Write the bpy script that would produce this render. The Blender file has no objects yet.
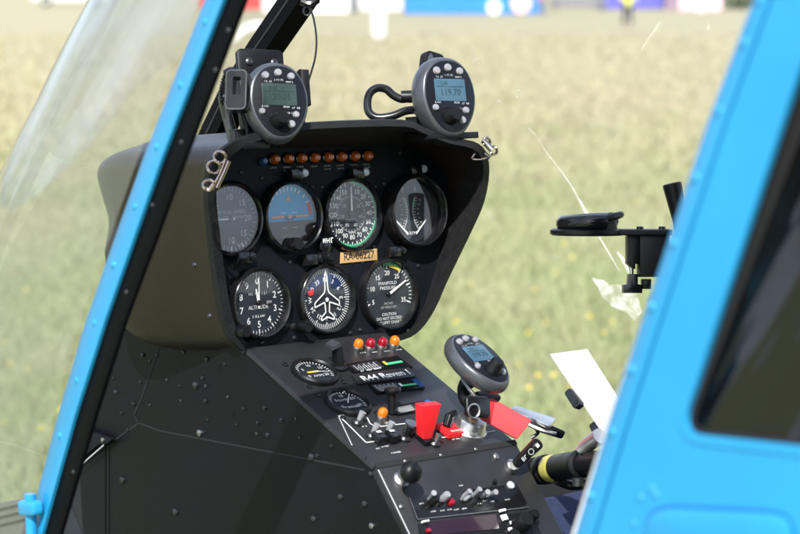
import bpy, math, random
import numpy as np
from mathutils import Vector, Matrix
from mathutils.geometry import tessellate_polygon
random.seed(7)
SC = bpy.context.scene
COL = SC.collection
R = math.radians

# ------------------------------------------------------------------ camera
PITCH = R(8.2); FPX = 2000.0; CAM = Vector((0, 0, 1.6))
CR = Vector((1, 0, 0)); CF = Vector((0, math.cos(PITCH), -math.sin(PITCH))); CU = Vector((0, math.sin(PITCH), math.cos(PITCH)))
def cw(x, d, u): return CR * x + CF * d + CU * u
def ray(px, py): return cw((px - 400) / FPX, 1.0, (267 - py) / FPX)
def at(px, py, d): return CAM + ray(px, py) * d
def hit(px, py, o, n):
    r = ray(px, py); return CAM + r * ((o - CAM).dot(n) / r.dot(n))
def ground_at(px, py):
    r = ray(px, py); return CAM + r * (-CAM.z / r.z)

class Frame:
    def __init__(s, o, x, y, z=None):
        s.o = Vector(o); s.x = Vector(x).normalized(); y = Vector(y); y = (y - s.x * y.dot(s.x)).normalized()
        s.y = y; s.z = s.x.cross(y)
    def p(s, a, b, c=0.0): return s.o + s.x * a + s.y * b + s.z * c
    def loc(s, P): d = P - s.o; return (d.dot(s.x), d.dot(s.y), d.dot(s.z))
    def pix(s, px, py, c=0.0):                 # pixel -> local coordinates on the plane z = c
        P = hit(px, py, s.o + s.z * c, s.z); d = P - s.o
        return (d.dot(s.x), d.dot(s.y))
    def at(s, a, b, c=0.0, rot=0.0):           # shifted frame, turned by rot about z
        ca, sa = math.cos(rot), math.sin(rot)
        return Frame(s.p(a, b, c), s.x * ca + s.y * sa, s.y * ca - s.x * sa)
    def tip(s, ax, ay):                        # tilt: about x by ax, then about y by ay
        M = Matrix.Rotation(ax, 3, s.x) @ Matrix.Rotation(ay, 3, s.y)
        return Frame(s.o, M @ s.x, M @ s.y)

# helicopter axes: right, up, aft (panel normal)
UH = cw(1.19, 1.0, 0.105).normalized()
NH = cw(1.0, -1.19, 0.0).normalized()
VH = NH.cross(UH).normalized()
P0 = at(325, 270, 2.18)
FP = Frame(P0, UH, VH)                         # panel frame, z = aft
NH = FP.z; FWD = -NH
def H(a, b, c): return P0 + UH * a + FWD * b + VH * c

# ------------------------------------------------------------------ mesh builder
MATS = {}
class MB:
    def __init__(s): s.v = []; s.f = []; s.m = []; s.ms = []
    def mi(s, mat):
        if mat not in s.ms: s.ms.append(mat)
        return s.ms.index(mat)
    def add(s, vs, fs, mat):
        o = len(s.v); s.v += [Vector(q) for q in vs]; k = s.mi(mat)
        for f in fs: s.f.append([i + o for i in f]); s.m.append(k)
    def build(s, name, parent=None, smooth=38):
        off = Vector(parent.get('_base', (0, 0, 0))) if parent else Vector((0, 0, 0))
        me = bpy.data.meshes.new(name)
        me.from_pydata([tuple(q - off) for q in s.v], [], s.f)
        for mt in s.ms: me.materials.append(MATS[mt])
        me.polygons.foreach_set('material_index', s.m)
        me.polygons.foreach_set('use_smooth', [True] * len(s.f))
        me.validate(); me.update(); me.set_sharp_from_angle(angle=R(smooth))
        o = bpy.data.objects.new(name, me); COL.objects.link(o)
        if parent: o.parent = parent; o['_base'] = tuple(off)
        return o
    # -- shapes
    def poly(s, pts, mat): s.add(pts, [list(range(len(pts)))], mat)
    def flat(s, F, out, z, mat): s.poly([F.p(a, b, z) for a, b in out], mat)
    def slab(s, F, out, z0, z1, mat, bev=0.0, base=True):
        if area(out) < 0: out = out[::-1]
        L = []
        if bev > 0:
            ins = inset(out, bev)
            if base: L.append([(a, b, z0 + 0) for a, b in ins]); L.append([(a, b, z0 + bev) for a, b in out])
            else: L.append([(a, b, z0) for a, b in out])
            i2 = inset(out, bev * .3)
            L.append([(a, b, z1 - bev) for a, b in out]); L.append([(a, b, z1 - bev * .3) for a, b in i2]); L.append([(a, b, z1) for a, b in ins])
        else:
            L = [[(a, b, z0) for a, b in out], [(a, b, z1) for a, b in out]]
        n = len(out); vs = [F.p(*q) for l in L for q in l]; fs = []
        for k in range(len(L) - 1):
            for i in range(n):
                j = (i + 1) % n; fs.append([k * n + i, k * n + j, (k + 1) * n + j, (k + 1) * n + i])
        fs.append(list(range((len(L) - 1) * n, len(L) * n))); fs.append(list(range(n))[::-1])
        s.add(vs, fs, mat)
    def holed(s, F, outer, holes, z0, z1, mat):
        loops = [outer] + holes
        tri = tessellate_polygon([[Vector((a, b, 0)) for a, b in l] for l in loops])
        fl = [q for l in loops for q in l]; n = len(fl)
        vs = [F.p(a, b, z1) for a, b in fl] + [F.p(a, b, z0) for a, b in fl]; fs = []
        for t in tri:
            a2 = area([fl[i] for i in t]); t = list(t) if a2 > 0 else list(t)[::-1]
            fs.append(t); fs.append([i + n for i in t][::-1])
        o = 0
        for li, l in enumerate(loops):
            k = len(l); sgn = area(l) > 0
            if li: sgn = not sgn
            for i in range(k):
                j = (i + 1) % k; q = [o + i, o + i + n, o + j + n, o + j]
                fs.append(q if sgn else q[::-1])
            o += k
        s.add(vs, fs, mat)
    def box(s, F, c, sz, mat, bev=0.0, r=0.0):
        s.slab(F, rrect(sz[0], sz[1], r, c[0], c[1]), c[2] - sz[2] / 2, c[2] + sz[2] / 2, mat, bev)
    def lathe(s, F, prof, mat, n=32, c=(0, 0), sx=1.0, sy=1.0):
        vs = []; fs = []; idx = []
        for r_, z in prof:
            if r_ < 1e-7: idx.append([len(vs)]); vs.append(F.p(c[0], c[1], z))
            else:
                idx.append(list(range(len(vs), len(vs) + n)))
                vs += [F.p(c[0] + sx * r_ * math.cos(2 * math.pi * i / n), c[1] + sy * r_ * math.sin(2 * math.pi * i / n), z) for i in range(n)]
        for A, B in zip(idx[:-1], idx[1:]):
            for i in range(n):
                j = (i + 1) % n
                if len(A) == 1 and len(B) == 1: continue
                if len(A) == 1: fs.append([A[0], B[j], B[i]][::-1])
                elif len(B) == 1: fs.append([A[i], A[j], B[0]])
                else: fs.append([A[i], A[j], B[j], B[i]])
        s.add(vs, fs, mat)
    def disc(s, F, c, r_, z, mat, n=28): s.flat(F, [(c[0] + r_ * math.cos(2 * math.pi * i / n), c[1] + r_ * math.sin(2 * math.pi * i / n)) for i in range(n)], z, mat)
    def dome(s, F, c, r_, h, mat, n=10): s.lathe(F, [(r_, 0), (r_ * .85, h * .55), (r_ * .5, h * .9), (0, h)], mat, n, c)
    def tube(s, pts, rad, mat, n=10, smooth=0, closed=False, cap=True):
        pts = [Vector(q) for q in pts]
        rr = list(rad) if isinstance(rad, (list, tuple)) else [rad] * len(pts)
        if smooth:
            P = []; Q = []; m = len(pts)
            for i in range(m if closed else m - 1):
                if closed: a, b, c, d = pts[i - 1], pts[i], pts[(i + 1) % m], pts[(i + 2) % m]
                else: a, b, c, d = pts[max(i - 1, 0)], pts[i], pts[i + 1], pts[min(i + 2, m - 1)]
                for k in range(smooth):
                    t = k / smooth
                    P.append(.5 * ((2 * b) + (c - a) * t + (2 * a - 5 * b + 4 * c - d) * t * t + (3 * b - a - 3 * c + d) * t ** 3))
                    Q.append(rr[i] * (1 - t) + rr[(i + 1) % m] * t)
            if not closed: P.append(pts[-1]); Q.append(rr[-1])
            pts, rr = P, Q
        m = len(pts); up = None; vs = []; fs = []
        for i in range(m):
            t = (pts[(i + 1) % m] - pts[i - 1]) if closed else (pts[min(i + 1, m - 1)] - pts[max(i - 1, 0)])
            t.normalize()
            if up is None: up = t.orthogonal().normalized()
            up = (up - t * up.dot(t)).normalized(); w = t.cross(up)
            vs += [pts[i] + (up * math.cos(2 * math.pi * k / n) + w * math.sin(2 * math.pi * k / n)) * rr[i] for k in range(n)]
        for i in range(m if closed else m - 1):
            j = (i + 1) % m
            for k in range(n):
                l = (k + 1) % n; fs.append([i * n + k, i * n + l, j * n + l, j * n + k])
        if not closed and cap: fs.append(list(range(n))[::-1]); fs.append([(m - 1) * n + k for k in range(n)])
        s.add(vs, fs, mat)
    def bar(s, F, a, b, w, z, mat, w2=None):    # flat stripe from a to b in the frame's plane
        d = Vector((b[0] - a[0], b[1] - a[1])); d.normalize(); q = Vector((-d.y, d.x)); w2 = w if w2 is None else w2
        s.poly([F.p(a[0] - q.x * w / 2, a[1] - q.y * w / 2, z), F.p(b[0] - q.x * w2 / 2, b[1] - q.y * w2 / 2, z),
                F.p(b[0] + q.x * w2 / 2, b[1] + q.y * w2 / 2, z), F.p(a[0] + q.x * w / 2, a[1] + q.y * w / 2, z)], mat)
    def path(s, F, pts, w, z, mat, closed=False):
        q = pts + ([pts[0]] if closed else [])
        for a, b in zip(q[:-1], q[1:]): s.bar(F, a, b, w, z, mat)
    def arc(s, F, r0, r1, a0, a1, z, mat, c=(0, 0), n=24):     # clock angles in degrees, 0 = up, clockwise
        vs = []; fs = []
        for i in range(n + 1):
            t = R(a0 + (a1 - a0) * i / n)
            for r_ in (r0, r1): vs.append(F.p(c[0] + r_ * math.sin(t), c[1] + r_ * math.cos(t), z))
        for i in range(n): fs.append([2 * i, 2 * i + 1, 2 * i + 3, 2 * i + 2][::-1])
        s.add(vs, fs, mat)
    def text(s, F, txt, size, x, y, z, mat, xs=1.0, rot=0.0, bold=0.0):
        vs, fs = glyphs(txt, bold); c, q = math.cos(rot), math.sin(rot)
        s.add([F.p(x + (a * size * xs) * c - b * size * q, y + (a * size * xs) * q + b * size * c, z) for a, b in vs], fs, mat)
    def scrib(s, F, x, y, w, h, z, mat, seed=0): # illegible tiny caption: broken strokes
        rd = random.Random(seed * 131 + 7); t = -w / 2
        while t < w / 2:
            k = min(rd.uniform(.5, 1.3) * h * .7, w / 2 - t + 1e-5); hh = h * rd.uniform(.75, 1)
            mode = rd.random()
            if mode < .35: s.box2(F, x + t + h * .09, y, h * .18, hh, z, mat); s.box2(F, x + t + k * .6, y + hh * .4, k * .7, h * .18, z, mat)
            elif mode < .7: s.box2(F, x + t + k * .5, y - hh * .4, k * .8, h * .18, z, mat); s.box2(F, x + t + k * .5, y, h * .2, hh, z, mat)
            else: s.box2(F, x + t + k * .5, y, k * .8, h * .2, z, mat); s.box2(F, x + t + k * .1, y, h * .18, hh, z, mat); s.box2(F, x + t + k * .85, y, h * .18, hh, z, mat)
            t += k + h * .25 + (h * .5 if rd.random() < .15 else 0)
    def box2(s, F, x, y, w, h, z, mat): s.flat(F, [(x - w / 2, y - h / 2), (x + w / 2, y - h / 2), (x + w / 2, y + h / 2), (x - w / 2, y + h / 2)], z, mat)

def area(p): return .5 * sum(p[i][0] * p[(i + 1) % len(p)][1] - p[(i + 1) % len(p)][0] * p[i][1] for i in range(len(p)))
def inset(p, d):
    out = []; n = len(p); sg = 1 if area(p) > 0 else -1
    for i in range(n):
        a, b, c = Vector(p[i - 1]), Vector(p[i]), Vector(p[(i + 1) % n])
        e1 = (b - a); e2 = (c - b)
        if e1.length < 1e-9 or e2.length < 1e-9: out.append(tuple(b)); continue
        e1.normalize(); e2.normalize(); n1 = Vector((-e1.y, e1.x)); n2 = Vector((-e2.y, e2.x)); m = n1 + n2
        if m.length < 1e-6: m = n1
        m = m / max(m.dot(n1) , .35); out.append((b.x + sg * m.x * d, b.y + sg * m.y * d))
    return out
def rrect(w, h, r=0, cx=0, cy=0, n=5):
    if r <= 0: return [(cx - w / 2, cy - h / 2), (cx + w / 2, cy - h / 2), (cx + w / 2, cy + h / 2), (cx - w / 2, cy + h / 2)]
    o = []
    for sx, sy, a in ((1, -1, -90), (1, 1, 0), (-1, 1, 90), (-1, -1, 180)):
        for i in range(n + 1):
            t = R(a + 90 * i / n); o.append((cx + sx * (w / 2 - r) + r * math.cos(t), cy + sy * (h / 2 - r) + r * math.sin(t)))
    return o
def roundpoly(pts, r, n=5):
    o = []; m = len(pts)
    for i in range(m):
        a, b, c = Vector(pts[i - 1]), Vector(pts[i]), Vector(pts[(i + 1) % m])
        rr = r[i] if isinstance(r, (list, tuple)) else r
        if rr <= 0: o.append(tuple(b)); continue
        d1 = (a - b); d2 = (c - b); k = min(rr, d1.length * .48, d2.length * .48)
        p, q = b + d1.normalized() * k, b + d2.normalized() * k
        for j in range(n + 1):
            t = j / n; o.append(tuple(p * (1 - t) ** 2 + b * 2 * t * (1 - t) + q * t * t))
    return o
def spline2(pts, k=6):
    o = []; m = len(pts)
    for i in range(m):
        a, b, c, d = [Vector(pts[(i + j) % m]) for j in (-1, 0, 1, 2)]
        for j in range(k):
            t = j / k
            o.append(tuple(.5 * ((2 * b) + (c - a) * t + (2 * a - 5 * b + 4 * c - d) * t * t + (3 * b - a - 3 * c + d) * t ** 3)))
    return o
_G = {}
def glyphs(txt, bold):
    if (txt, bold) in _G: return _G[(txt, bold)]
    cu = bpy.data.curves.new('letters', 'FONT'); cu.body = txt; cu.align_x = 'CENTER'; cu.align_y = 'CENTER'; cu.resolution_u = 2; cu.offset = bold
    ob = bpy.data.objects.new('letters', cu); COL.objects.link(ob); bpy.context.view_layer.update()
    me = ob.to_mesh(); vs = [(q.co.x, q.co.y) for q in me.vertices]; fs = [list(p.vertices) for p in me.polygons]
    ob.to_mesh_clear(); bpy.data.objects.remove(ob); bpy.data.curves.remove(cu)
    _G[(txt, bold)] = (vs, fs); return vs, fs

def empty(name, loc, parent=None):
    o = bpy.data.objects.new(name, None); COL.objects.link(o); o.empty_display_size = .05; o.location = loc; o['_base'] = tuple(loc); return o
def tag(o, label=None, cat=None, group=None, kind=None):
    if label: o['label'] = label
    if cat: o['category'] = cat
    if group: o['group'] = group
    if kind: o['kind'] = kind
    return o

# ------------------------------------------------------------------ materials
def mat(name, col, rough=.5, metal=0.0, bump=0.0, bscale=200.0, var=0.0, vscale=20.0, coat=0.0, emit=None, spec=.5, trans=0.0, edge=None):
    m = bpy.data.materials.new(name); m.use_nodes = True; nt = m.node_tree; b = nt.nodes['Principled BSDF']
    b.inputs['Base Color'].default_value = (*col, 1); b.inputs['Roughness'].default_value = rough; b.inputs['Metallic'].default_value = metal
    b.inputs['Coat Weight'].default_value = coat; b.inputs['Coat Roughness'].default_value = .04; b.inputs['Specular IOR Level'].default_value = spec
    b.inputs['Transmission Weight'].default_value = trans
    N = nt.nodes.new; Lk = nt.links.new
    tc = N('ShaderNodeTexCoord')
    if var:
        nz = N('ShaderNodeTexNoise'); nz.inputs['Scale'].default_value = vscale; nz.inputs['Detail'].default_value = 8; nz.inputs['Roughness'].default_value = .65
        Lk(tc.outputs['Object'], nz.inputs['Vector'])
        mr = N('ShaderNodeMapRange'); mr.inputs[1].default_value = .3; mr.inputs[2].default_value = .7; mr.inputs[3].default_value = 1 - var; mr.inputs[4].default_value = 1 + var
        Lk(nz.outputs['Fac'], mr.inputs[0])
        mx = N('ShaderNodeVectorMath'); mx.operation = 'SCALE'; mx.inputs[0].default_value = col; Lk(mr.outputs[0], mx.inputs['Scale']); Lk(mx.outputs[0], b.inputs['Base Color'])
        m2 = N('ShaderNodeMapRange'); m2.inputs[1].default_value = .3; m2.inputs[2].default_value = .7; m2.inputs[3].default_value = max(rough - .12 * min(1, var * 3), .03); m2.inputs[4].default_value = min(rough + .12 * min(1, var * 3), 1)
        Lk(nz.outputs['Fac'], m2.inputs[0]); Lk(m2.outputs[0], b.inputs['Roughness'])
    if bump:
        n2 = N('ShaderNodeTexNoise'); n2.inputs['Scale'].default_value = bscale; n2.inputs['Detail'].default_value = 3
        Lk(tc.outputs['Object'], n2.inputs['Vector'])
        bp = N('ShaderNodeBump'); bp.inputs['Strength'].default_value = bump; bp.inputs['Distance'].default_value = .001
        Lk(n2.outputs['Fac'], bp.inputs['Height']); Lk(bp.outputs['Normal'], b.inputs['Normal'])
    if emit: b.inputs['Emission Color'].default_value = (*emit[:3], 1); b.inputs['Emission Strength'].default_value = emit[3]
    MATS[name] = m; return m

def glass(name, tint=(1, 1, 1), ior=1.5, rough=.0, dust=0.0, wavy=0.0, wscale=3.0, dustcol=(.8, .8, .78), streak=False):
    m = bpy.data.materials.new(name); m.use_nodes = True; nt = m.node_tree; nt.nodes.clear(); N = nt.nodes.new; Lk = nt.links.new
    out = N('ShaderNodeOutputMaterial'); tr = N('ShaderNodeBsdfTransparent'); tr.inputs[0].default_value = (*tint, 1)
    gl = N('ShaderNodeBsdfGlossy'); gl.inputs['Roughness'].default_value = rough; fr = N('ShaderNodeFresnel'); fr.inputs['IOR'].default_value = ior
    geo = N('ShaderNodeNewGeometry'); inv = N('ShaderNodeMath'); inv.operation = 'MULTIPLY_ADD'   # same ior on both sides of the sheet
    inv.inputs[1].default_value = (1 / ior - ior) * -1 * -1; inv.inputs[2].default_value = ior
    # back faces: Fresnel divides by ior, so feed 1/ior there
    Lk(geo.outputs['Backfacing'], inv.inputs[0]); Lk(inv.outputs[0], fr.inputs['IOR'])
    mx = N('ShaderNodeMixShader'); Lk(fr.outputs[0], mx.inputs[0]); Lk(tr.outputs[0], mx.inputs[1]); Lk(gl.outputs[0], mx.inputs[2])
    last = mx
    if dust:
        df = N('ShaderNodeBsdfDiffuse'); df.inputs[0].default_value = (*dustcol, 1); tc = N('ShaderNodeTexCoord')
        nz = N('ShaderNodeTexNoise'); nz.inputs['Scale'].default_value = 5; nz.inputs['Detail'].default_value = 9; nz.inputs['Roughness'].default_value = .7
        Lk(tc.outputs['Object'], nz.inputs['Vector'])
        mr = N('ShaderNodeMapRange'); mr.inputs[1].default_value = .35; mr.inputs[2].default_value = .75; mr.inputs[3].default_value = dust * .5; mr.inputs[4].default_value = dust * 1.6; Lk(nz.outputs['Fac'], mr.inputs[0])
        m3 = N('ShaderNodeMixShader'); Lk(mr.outputs[0], m3.inputs[0]); Lk(mx.outputs[0], m3.inputs[1]); Lk(df.outputs[0], m3.inputs[2]); last = m3
    if wavy:
        tc = N('ShaderNodeTexCoord'); n2 = N('ShaderNodeTexNoise'); n2.inputs['Scale'].default_value = wscale; n2.inputs['Detail'].default_value = 1; Lk(tc.outputs['Object'], n2.inputs['Vector'])
        if streak:   # the blown pane is drawn along one diagonal: long slanting ripples
            cb = N('ShaderNodeCombineXYZ')
            for i, (dv, sc) in enumerate(((NH * .82 - VH * .57, 17.0), (NH * .57 + VH * .82, 1.6))):
                dt = N('ShaderNodeVectorMath'); dt.operation = 'DOT_PRODUCT'; dt.inputs[1].default_value = dv * sc; Lk(tc.outputs['Object'], dt.inputs[0]); Lk(dt.outputs['Value'], cb.inputs[i])
            Lk(cb.outputs[0], n2.inputs['Vector']); n2.inputs['Detail'].default_value = 3
        bp = N('ShaderNodeBump'); bp.inputs['Strength'].default_value = wavy; bp.inputs['Distance'].default_value = .02
        Lk(n2.outputs['Fac'], bp.inputs['Height']); Lk(bp.outputs[0], gl.inputs['Normal'])
    Lk(last.outputs[0], out.inputs[0]); MATS[name] = m; return m

mat('blue_paint', (.016, .258, .515), .3, var=.09, vscale=5, coat=.35, spec=.35, bump=.9, bscale=16)
mat('blue_groove', (.006, .14, .38), .5)
mat('white_trim', (.75, .72, .7), .5)
mat('black_frame', (.002, .002, .003), .5, spec=.08, bump=.15, bscale=500, var=.2, vscale=30)
mat('black_panel', (.0065, .0078, .0115), .5, spec=.16, bump=.25, bscale=900, var=.22, vscale=14)
mat('black_side', (.0058, .006, .008), .45, spec=.14, bump=.22, bscale=600, var=.3, vscale=9)
mat('console_grey', (.022, .022, .0245), .4, spec=.35, bump=.3, bscale=1100, var=.2, vscale=18)
mat('hood_vinyl', (.021, .0145, .0105), .36, spec=.35, bump=.35, bscale=700, var=.2, vscale=8)
mat('hood_edge', (.017, .0165, .018), .55, spec=.22, bump=1.0, bscale=650, var=.3, vscale=60)
mat('black_gloss', (.008, .008, .009), .18, var=.15, vscale=40)
mat('black_plastic', (.006, .006, .007), .4, spec=.3, bump=.1, bscale=800, var=.2, vscale=40)
mat('rubber', (.012, .012, .013), .6, bump=.2, bscale=600)
mat('dial_black', (.020, .025, .033), .5)
mat('dial_grey', (.02, .022, .026), .5)
mat('mark_white', (.8, .8, .78), .5)
mat('mark_dim', (.45, .46, .46), .5)
mat('mark_green', (.06, .5, .22), .5)
mat('mark_yellow', (.75, .6, .06), .5)
mat('mark_red', (.6, .02, .02), .5)
mat('mark_orange', (.8, .25, .05), .5)
mat('sky_blue_dial', (.0, .30, .62), .5)
mat('earth_dial', (.03, .018, .012), .5)
mat('navy_dial', (.01, .03, .1), .5)
mat('placard_tan', (.55, .33, .13), .5, var=.1, vscale=60)
mat('silver', (.7, .69, .67), .36, 1.0, var=.15, vscale=60)
mat('dull_metal', (.35, .34, .33), .4, 1.0, var=.25, vscale=60)
mat('dark_metal', (.07, .07, .075), .35, .8, var=.2, vscale=60)
mat('bronze_wire', (.55, .42, .34), .25, 1.0)
mat('amber_lens', (.95, .25, .01), .06, coat=.8, trans=.35)
mat('amber_dim', (.40, .08, .006), .1, coat=.5)
mat('red_lens', (.35, .004, .02), .06, coat=.8, trans=.2)
mat('device_grey', (.095, .10, .112), .28, .45, bump=.06, bscale=900, var=.08, vscale=25)
mat('device_face', (.007, .008, .011), .35, spec=.3)
mat('lcd', (.034, .055, .05), .25, var=.1, vscale=40)
mat('lcd_blue', (.055, .12, .17), .22, var=.1, vscale=40)
mat('lcd_ink', (.02, .035, .035), .3)
mat('button_grey', (.27, .27, .29), .4)
mat('red_plastic', (.75, .02, .025), .35, var=.06, vscale=40)
mat('tag_red', (.5, .018, .022), .45, var=.1, vscale=50)
mat('tag_pink', (.6, .065, .07), .45, var=.08, vscale=50)
mat('tag_ink', (.6, .08, .09), .5)
mat('paper', (.60, .60, .60), .6, var=.02, vscale=20)
mat('navy_cloth', (.012, .02, .06), .95, bump=1.0, bscale=900, var=.5, vscale=220)
mat('maroon_window', (.02, .006, .012), .12, coat=.5)
mat('yellow_band', (.55, .5, .12), .4, var=.1, vscale=80)
mat('scratch_white', (.9, .89, .84), .4)  # pale colour for the sun glint painted on the far windshield
def glint_alpha():
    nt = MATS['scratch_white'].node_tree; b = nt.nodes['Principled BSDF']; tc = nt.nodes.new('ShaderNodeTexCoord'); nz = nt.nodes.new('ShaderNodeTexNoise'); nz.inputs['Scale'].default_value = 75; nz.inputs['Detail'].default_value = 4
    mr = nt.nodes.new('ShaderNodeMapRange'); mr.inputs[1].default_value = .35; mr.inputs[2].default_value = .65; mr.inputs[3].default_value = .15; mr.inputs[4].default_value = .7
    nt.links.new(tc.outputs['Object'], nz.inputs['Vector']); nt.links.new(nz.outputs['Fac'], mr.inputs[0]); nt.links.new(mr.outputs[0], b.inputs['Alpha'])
glint_alpha()
mat('blue_window', (.02, .08, .25), .15)
mat('nose_grey', (.11, .1, .09), .6, var=.3, vscale=14)
mat('seat_brown', (.06, .035, .025), .7, bump=.3, bscale=300, var=.4, vscale=8)
mat('dark_interior', (.01, .01, .012), .8)
mat('lens_clear', (.5, .55, .6), .1, coat=.8)
glass('dial_glass', (1, 1, 1), 1.85)
glass('windshield_glass', (.93, .95, .96), 2.05, dust=.05, wavy=0, wscale=2.5, dustcol=(.75, .78, .82))
glass('windshield_inner', (.96, .97, .97), 1.4, dust=.035)
glass('tinted_glass', (.07, .06, .06), 1.6, dust=.004, wavy=1.2, wscale=1.0, streak=True)
# ================================================================== HELICOPTER
heli = empty('helicopter', H(0, -.4, -1.1))
tag(heli, 'blue light helicopter seen through its open front door, black instrument panel and console inside', 'helicopter')
def part(mb, name, parent=None, label=None, smooth=38):
    o = mb.build(name, parent or heli, smooth)
    if label: o['label'] = label
    return o
def mpp(F, px, py, c=0.0): return (F.p(*F.pix(px, py, c), c) - CAM).dot(CF) / FPX      # metres per photo pixel there
def screw(mb, F, x, y, r=.0028, m='dull_metal'):
    mb.lathe(F.at(x, y, 0), [(r, 0), (r * .95, r * .45), (r * .55, r * .75), (0, r * .8)], m, 8)

# ---- instrument hood
LIPZ = .08
OUT = [(211,172),(218,156),(234,143),(258,134),(285,126),(340,122),(405,121),(425,128),(450,138),(474,142),(486,152),(489.5,172),(484.5,201),(473.5,227),(460,255),(446.5,283),(435,309),(421,329),(404,339),(370,343),(320,347),(262,352),(246,350),(234,340),(226,320),(219,283),(213,235),(209.5,200)]
INN = [(217,178),(224,163),(239,148.5),(261,138.5),(287,130.5),(340,126.5),(404,125.5),(423,132),(448,142),(471,147),(481,156),(484,173),(479,200),(468,226),(455,253),(442,281),(431,306),(418,325),(402,335),(370,339),(320,343),(264,347.5),(250,345.5),(240,337),(232,318),(225,282),(219,235),(215.5,201)]
BAK = [(178,180),(189,161),(208,152),(240,149),(280,148),(330,147),(395,146),(415,146.5),(432,148),(444,153),(449,163),(451,180),(450,203),(446,228),(440,252),(433,278),(425,303),(415,324),(400,335),(370,339.5),(320,343.5),(264,348),(248,346.5),(236,338),(226,318),(214,282),(198,235),(185,203)]
ZT = [(120,.10),(145,.10),(175,.07),(223,.045),(275,.025),(310,.015),(352,.008)]
def lipz(y):
    for (a, za), (b, zb) in zip(ZT[:-1], ZT[1:]):
        if y <= b: return za + (zb - za) * max(0, (y - a)) / (b - a)
    return ZT[-1][1]
def hood():
    mb = MB()
    O3 = [(*FP.pix(*q, lipz(q[1])), lipz(q[1])) for q in OUT]; I3 = [(*FP.pix(*q, lipz(q[1])), lipz(q[1])) for q in INN]
    O = spline2([q[:2] for q in O3], 3); I = spline2([q[:2] for q in I3], 3); n = len(O)
    ZO = [q[0] for q in spline2([(q[2], 0) for q in O3], 3)]; ZI = [q[0] for q in spline2([(q[2], 0) for q in I3], 3)]
    cx = sum(a for a, b in O) / n; cy = sum(b for a, b in O) / n
    hw = (max(a for a, b in O) - min(a for a, b in O)) / 2; hh = (max(b for a, b in O) - min(b for a, b in O)) / 2
    mx_ = (max(a for a, b in O) + min(a for a, b in O)) / 2; my_ = (max(b for a, b in O) + min(b for a, b in O)) / 2
    def ring(src, z, k=0.0, sc=1.0, sh=0.0, fat=0.0):   # fat: towards the nose the section fills out into a rounded box
        q = inset(src, k) if k else src
        if fat:
            w_ = []
            for a, b in q:
                t = min(abs((b - my_) / hh), 1.0); tg = hw * (1 - t ** 4.5) ** (1 / 4.5); s_ = abs(a - mx_) / hw
                w_.append((a + fat * (1 if b < my_ else max(0, 1 - (b - my_) / hh * 3)) * math.copysign(max(0, tg - abs(a - mx_)) * s_ ** .35, a - mx_), b))
            q = w_
        if callable(z): zs = [z(i) for i in range(n)]
        else: zs = [z] * n
        return [FP.p(cx + (a - cx) * sc, cy + (b - cy) * sc + sh, zz) for (a, b), zz in zip(q, zs)]
    def loft(rings, m):
        vs = [q for r_ in rings for q in r_]; fs = []
        for k in range(len(rings) - 1):
            for i in range(n):
                j = (i + 1) % n; fs.append([k * n + i, k * n + j, (k + 1) * n + j, (k + 1) * n + i])
        mb.add(vs, fs, m)
    # outlines run clockwise in the picture, so a positive inset means outward there
    zo = lambda k: (lambda i: ZO[i] - k); zi = lambda k: (lambda i: ZI[i] - k)
    loft([ring(O, zo(.012)), ring(O, zo(.006), -.002), ring(O, zo(.001), -.001), ring(I, zi(-.0005), .001), ring(I, zi(.004))], 'hood_edge')
    B = spline2([FP.pix(*q) for q in BAK], 3); Mid = [((a[0] * .55 + b[0] * .45), (a[1] * .55 + b[1] * .45)) for a, b in zip(I, B)]
    loft([ring(I, zi(.004)), ring(Mid, lambda i: ZI[i] * .5), ring(B, -.001)], 'hood_edge')
    rs = [ring(O, zo(.012)), ring(O, zo(.02), .0015), ring(O, lambda i: min(ZO[i] - .03, -.02), .0015), ring(O, -.06, .0015, fat=.45), ring(O, -.105, .0015, fat=.8)]
    for z, sc in ((-.128, .985), (-.15, .955), (-.168, .905), (-.182, .83), (-.191, .73), (-.195, .6)): rs.append(ring(O, z, 0, sc, 0, .9))
    loft(rs[::-1], 'hood_vinyl')
    mb.add(rs[-1], [list(range(n))], 'hood_vinyl')
    for px, py in ((195,265),(210,316)):
        P = hit(px, py, H(-.218, 0, 0), UH); screw(mb, Frame(P, NH, VH), 0, 0, .003, 'dark_metal')
    return mb, O, B
hb, HO, HI = hood()
hood_o = part(hb, 'instrument_hood', None, 'brown black vinyl hood with stippled rim', 50)
mb = MB()
pin = inset(HI, -.003)
mb.slab(FP, pin, -.006, 0, 'black_panel')
for px, py in ((400,153),(434,155),(262,178),(272,187),(241,172),(253,247),(322,187),(375,187),(312,187),(384,184),(250,262),(290,262),(303,263),(352,262),(362,262),(418,266),(262,343),(294,338),(350,333),(408,331),(360,330),(374,247),(433,238),(302,247),(331,259)):
    a, b = FP.pix(px, py); screw(mb, FP, a, b, .0026, 'dark_metal')
panel = part(mb, 'instrument_panel', None, 'black instrument panel face')

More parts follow.
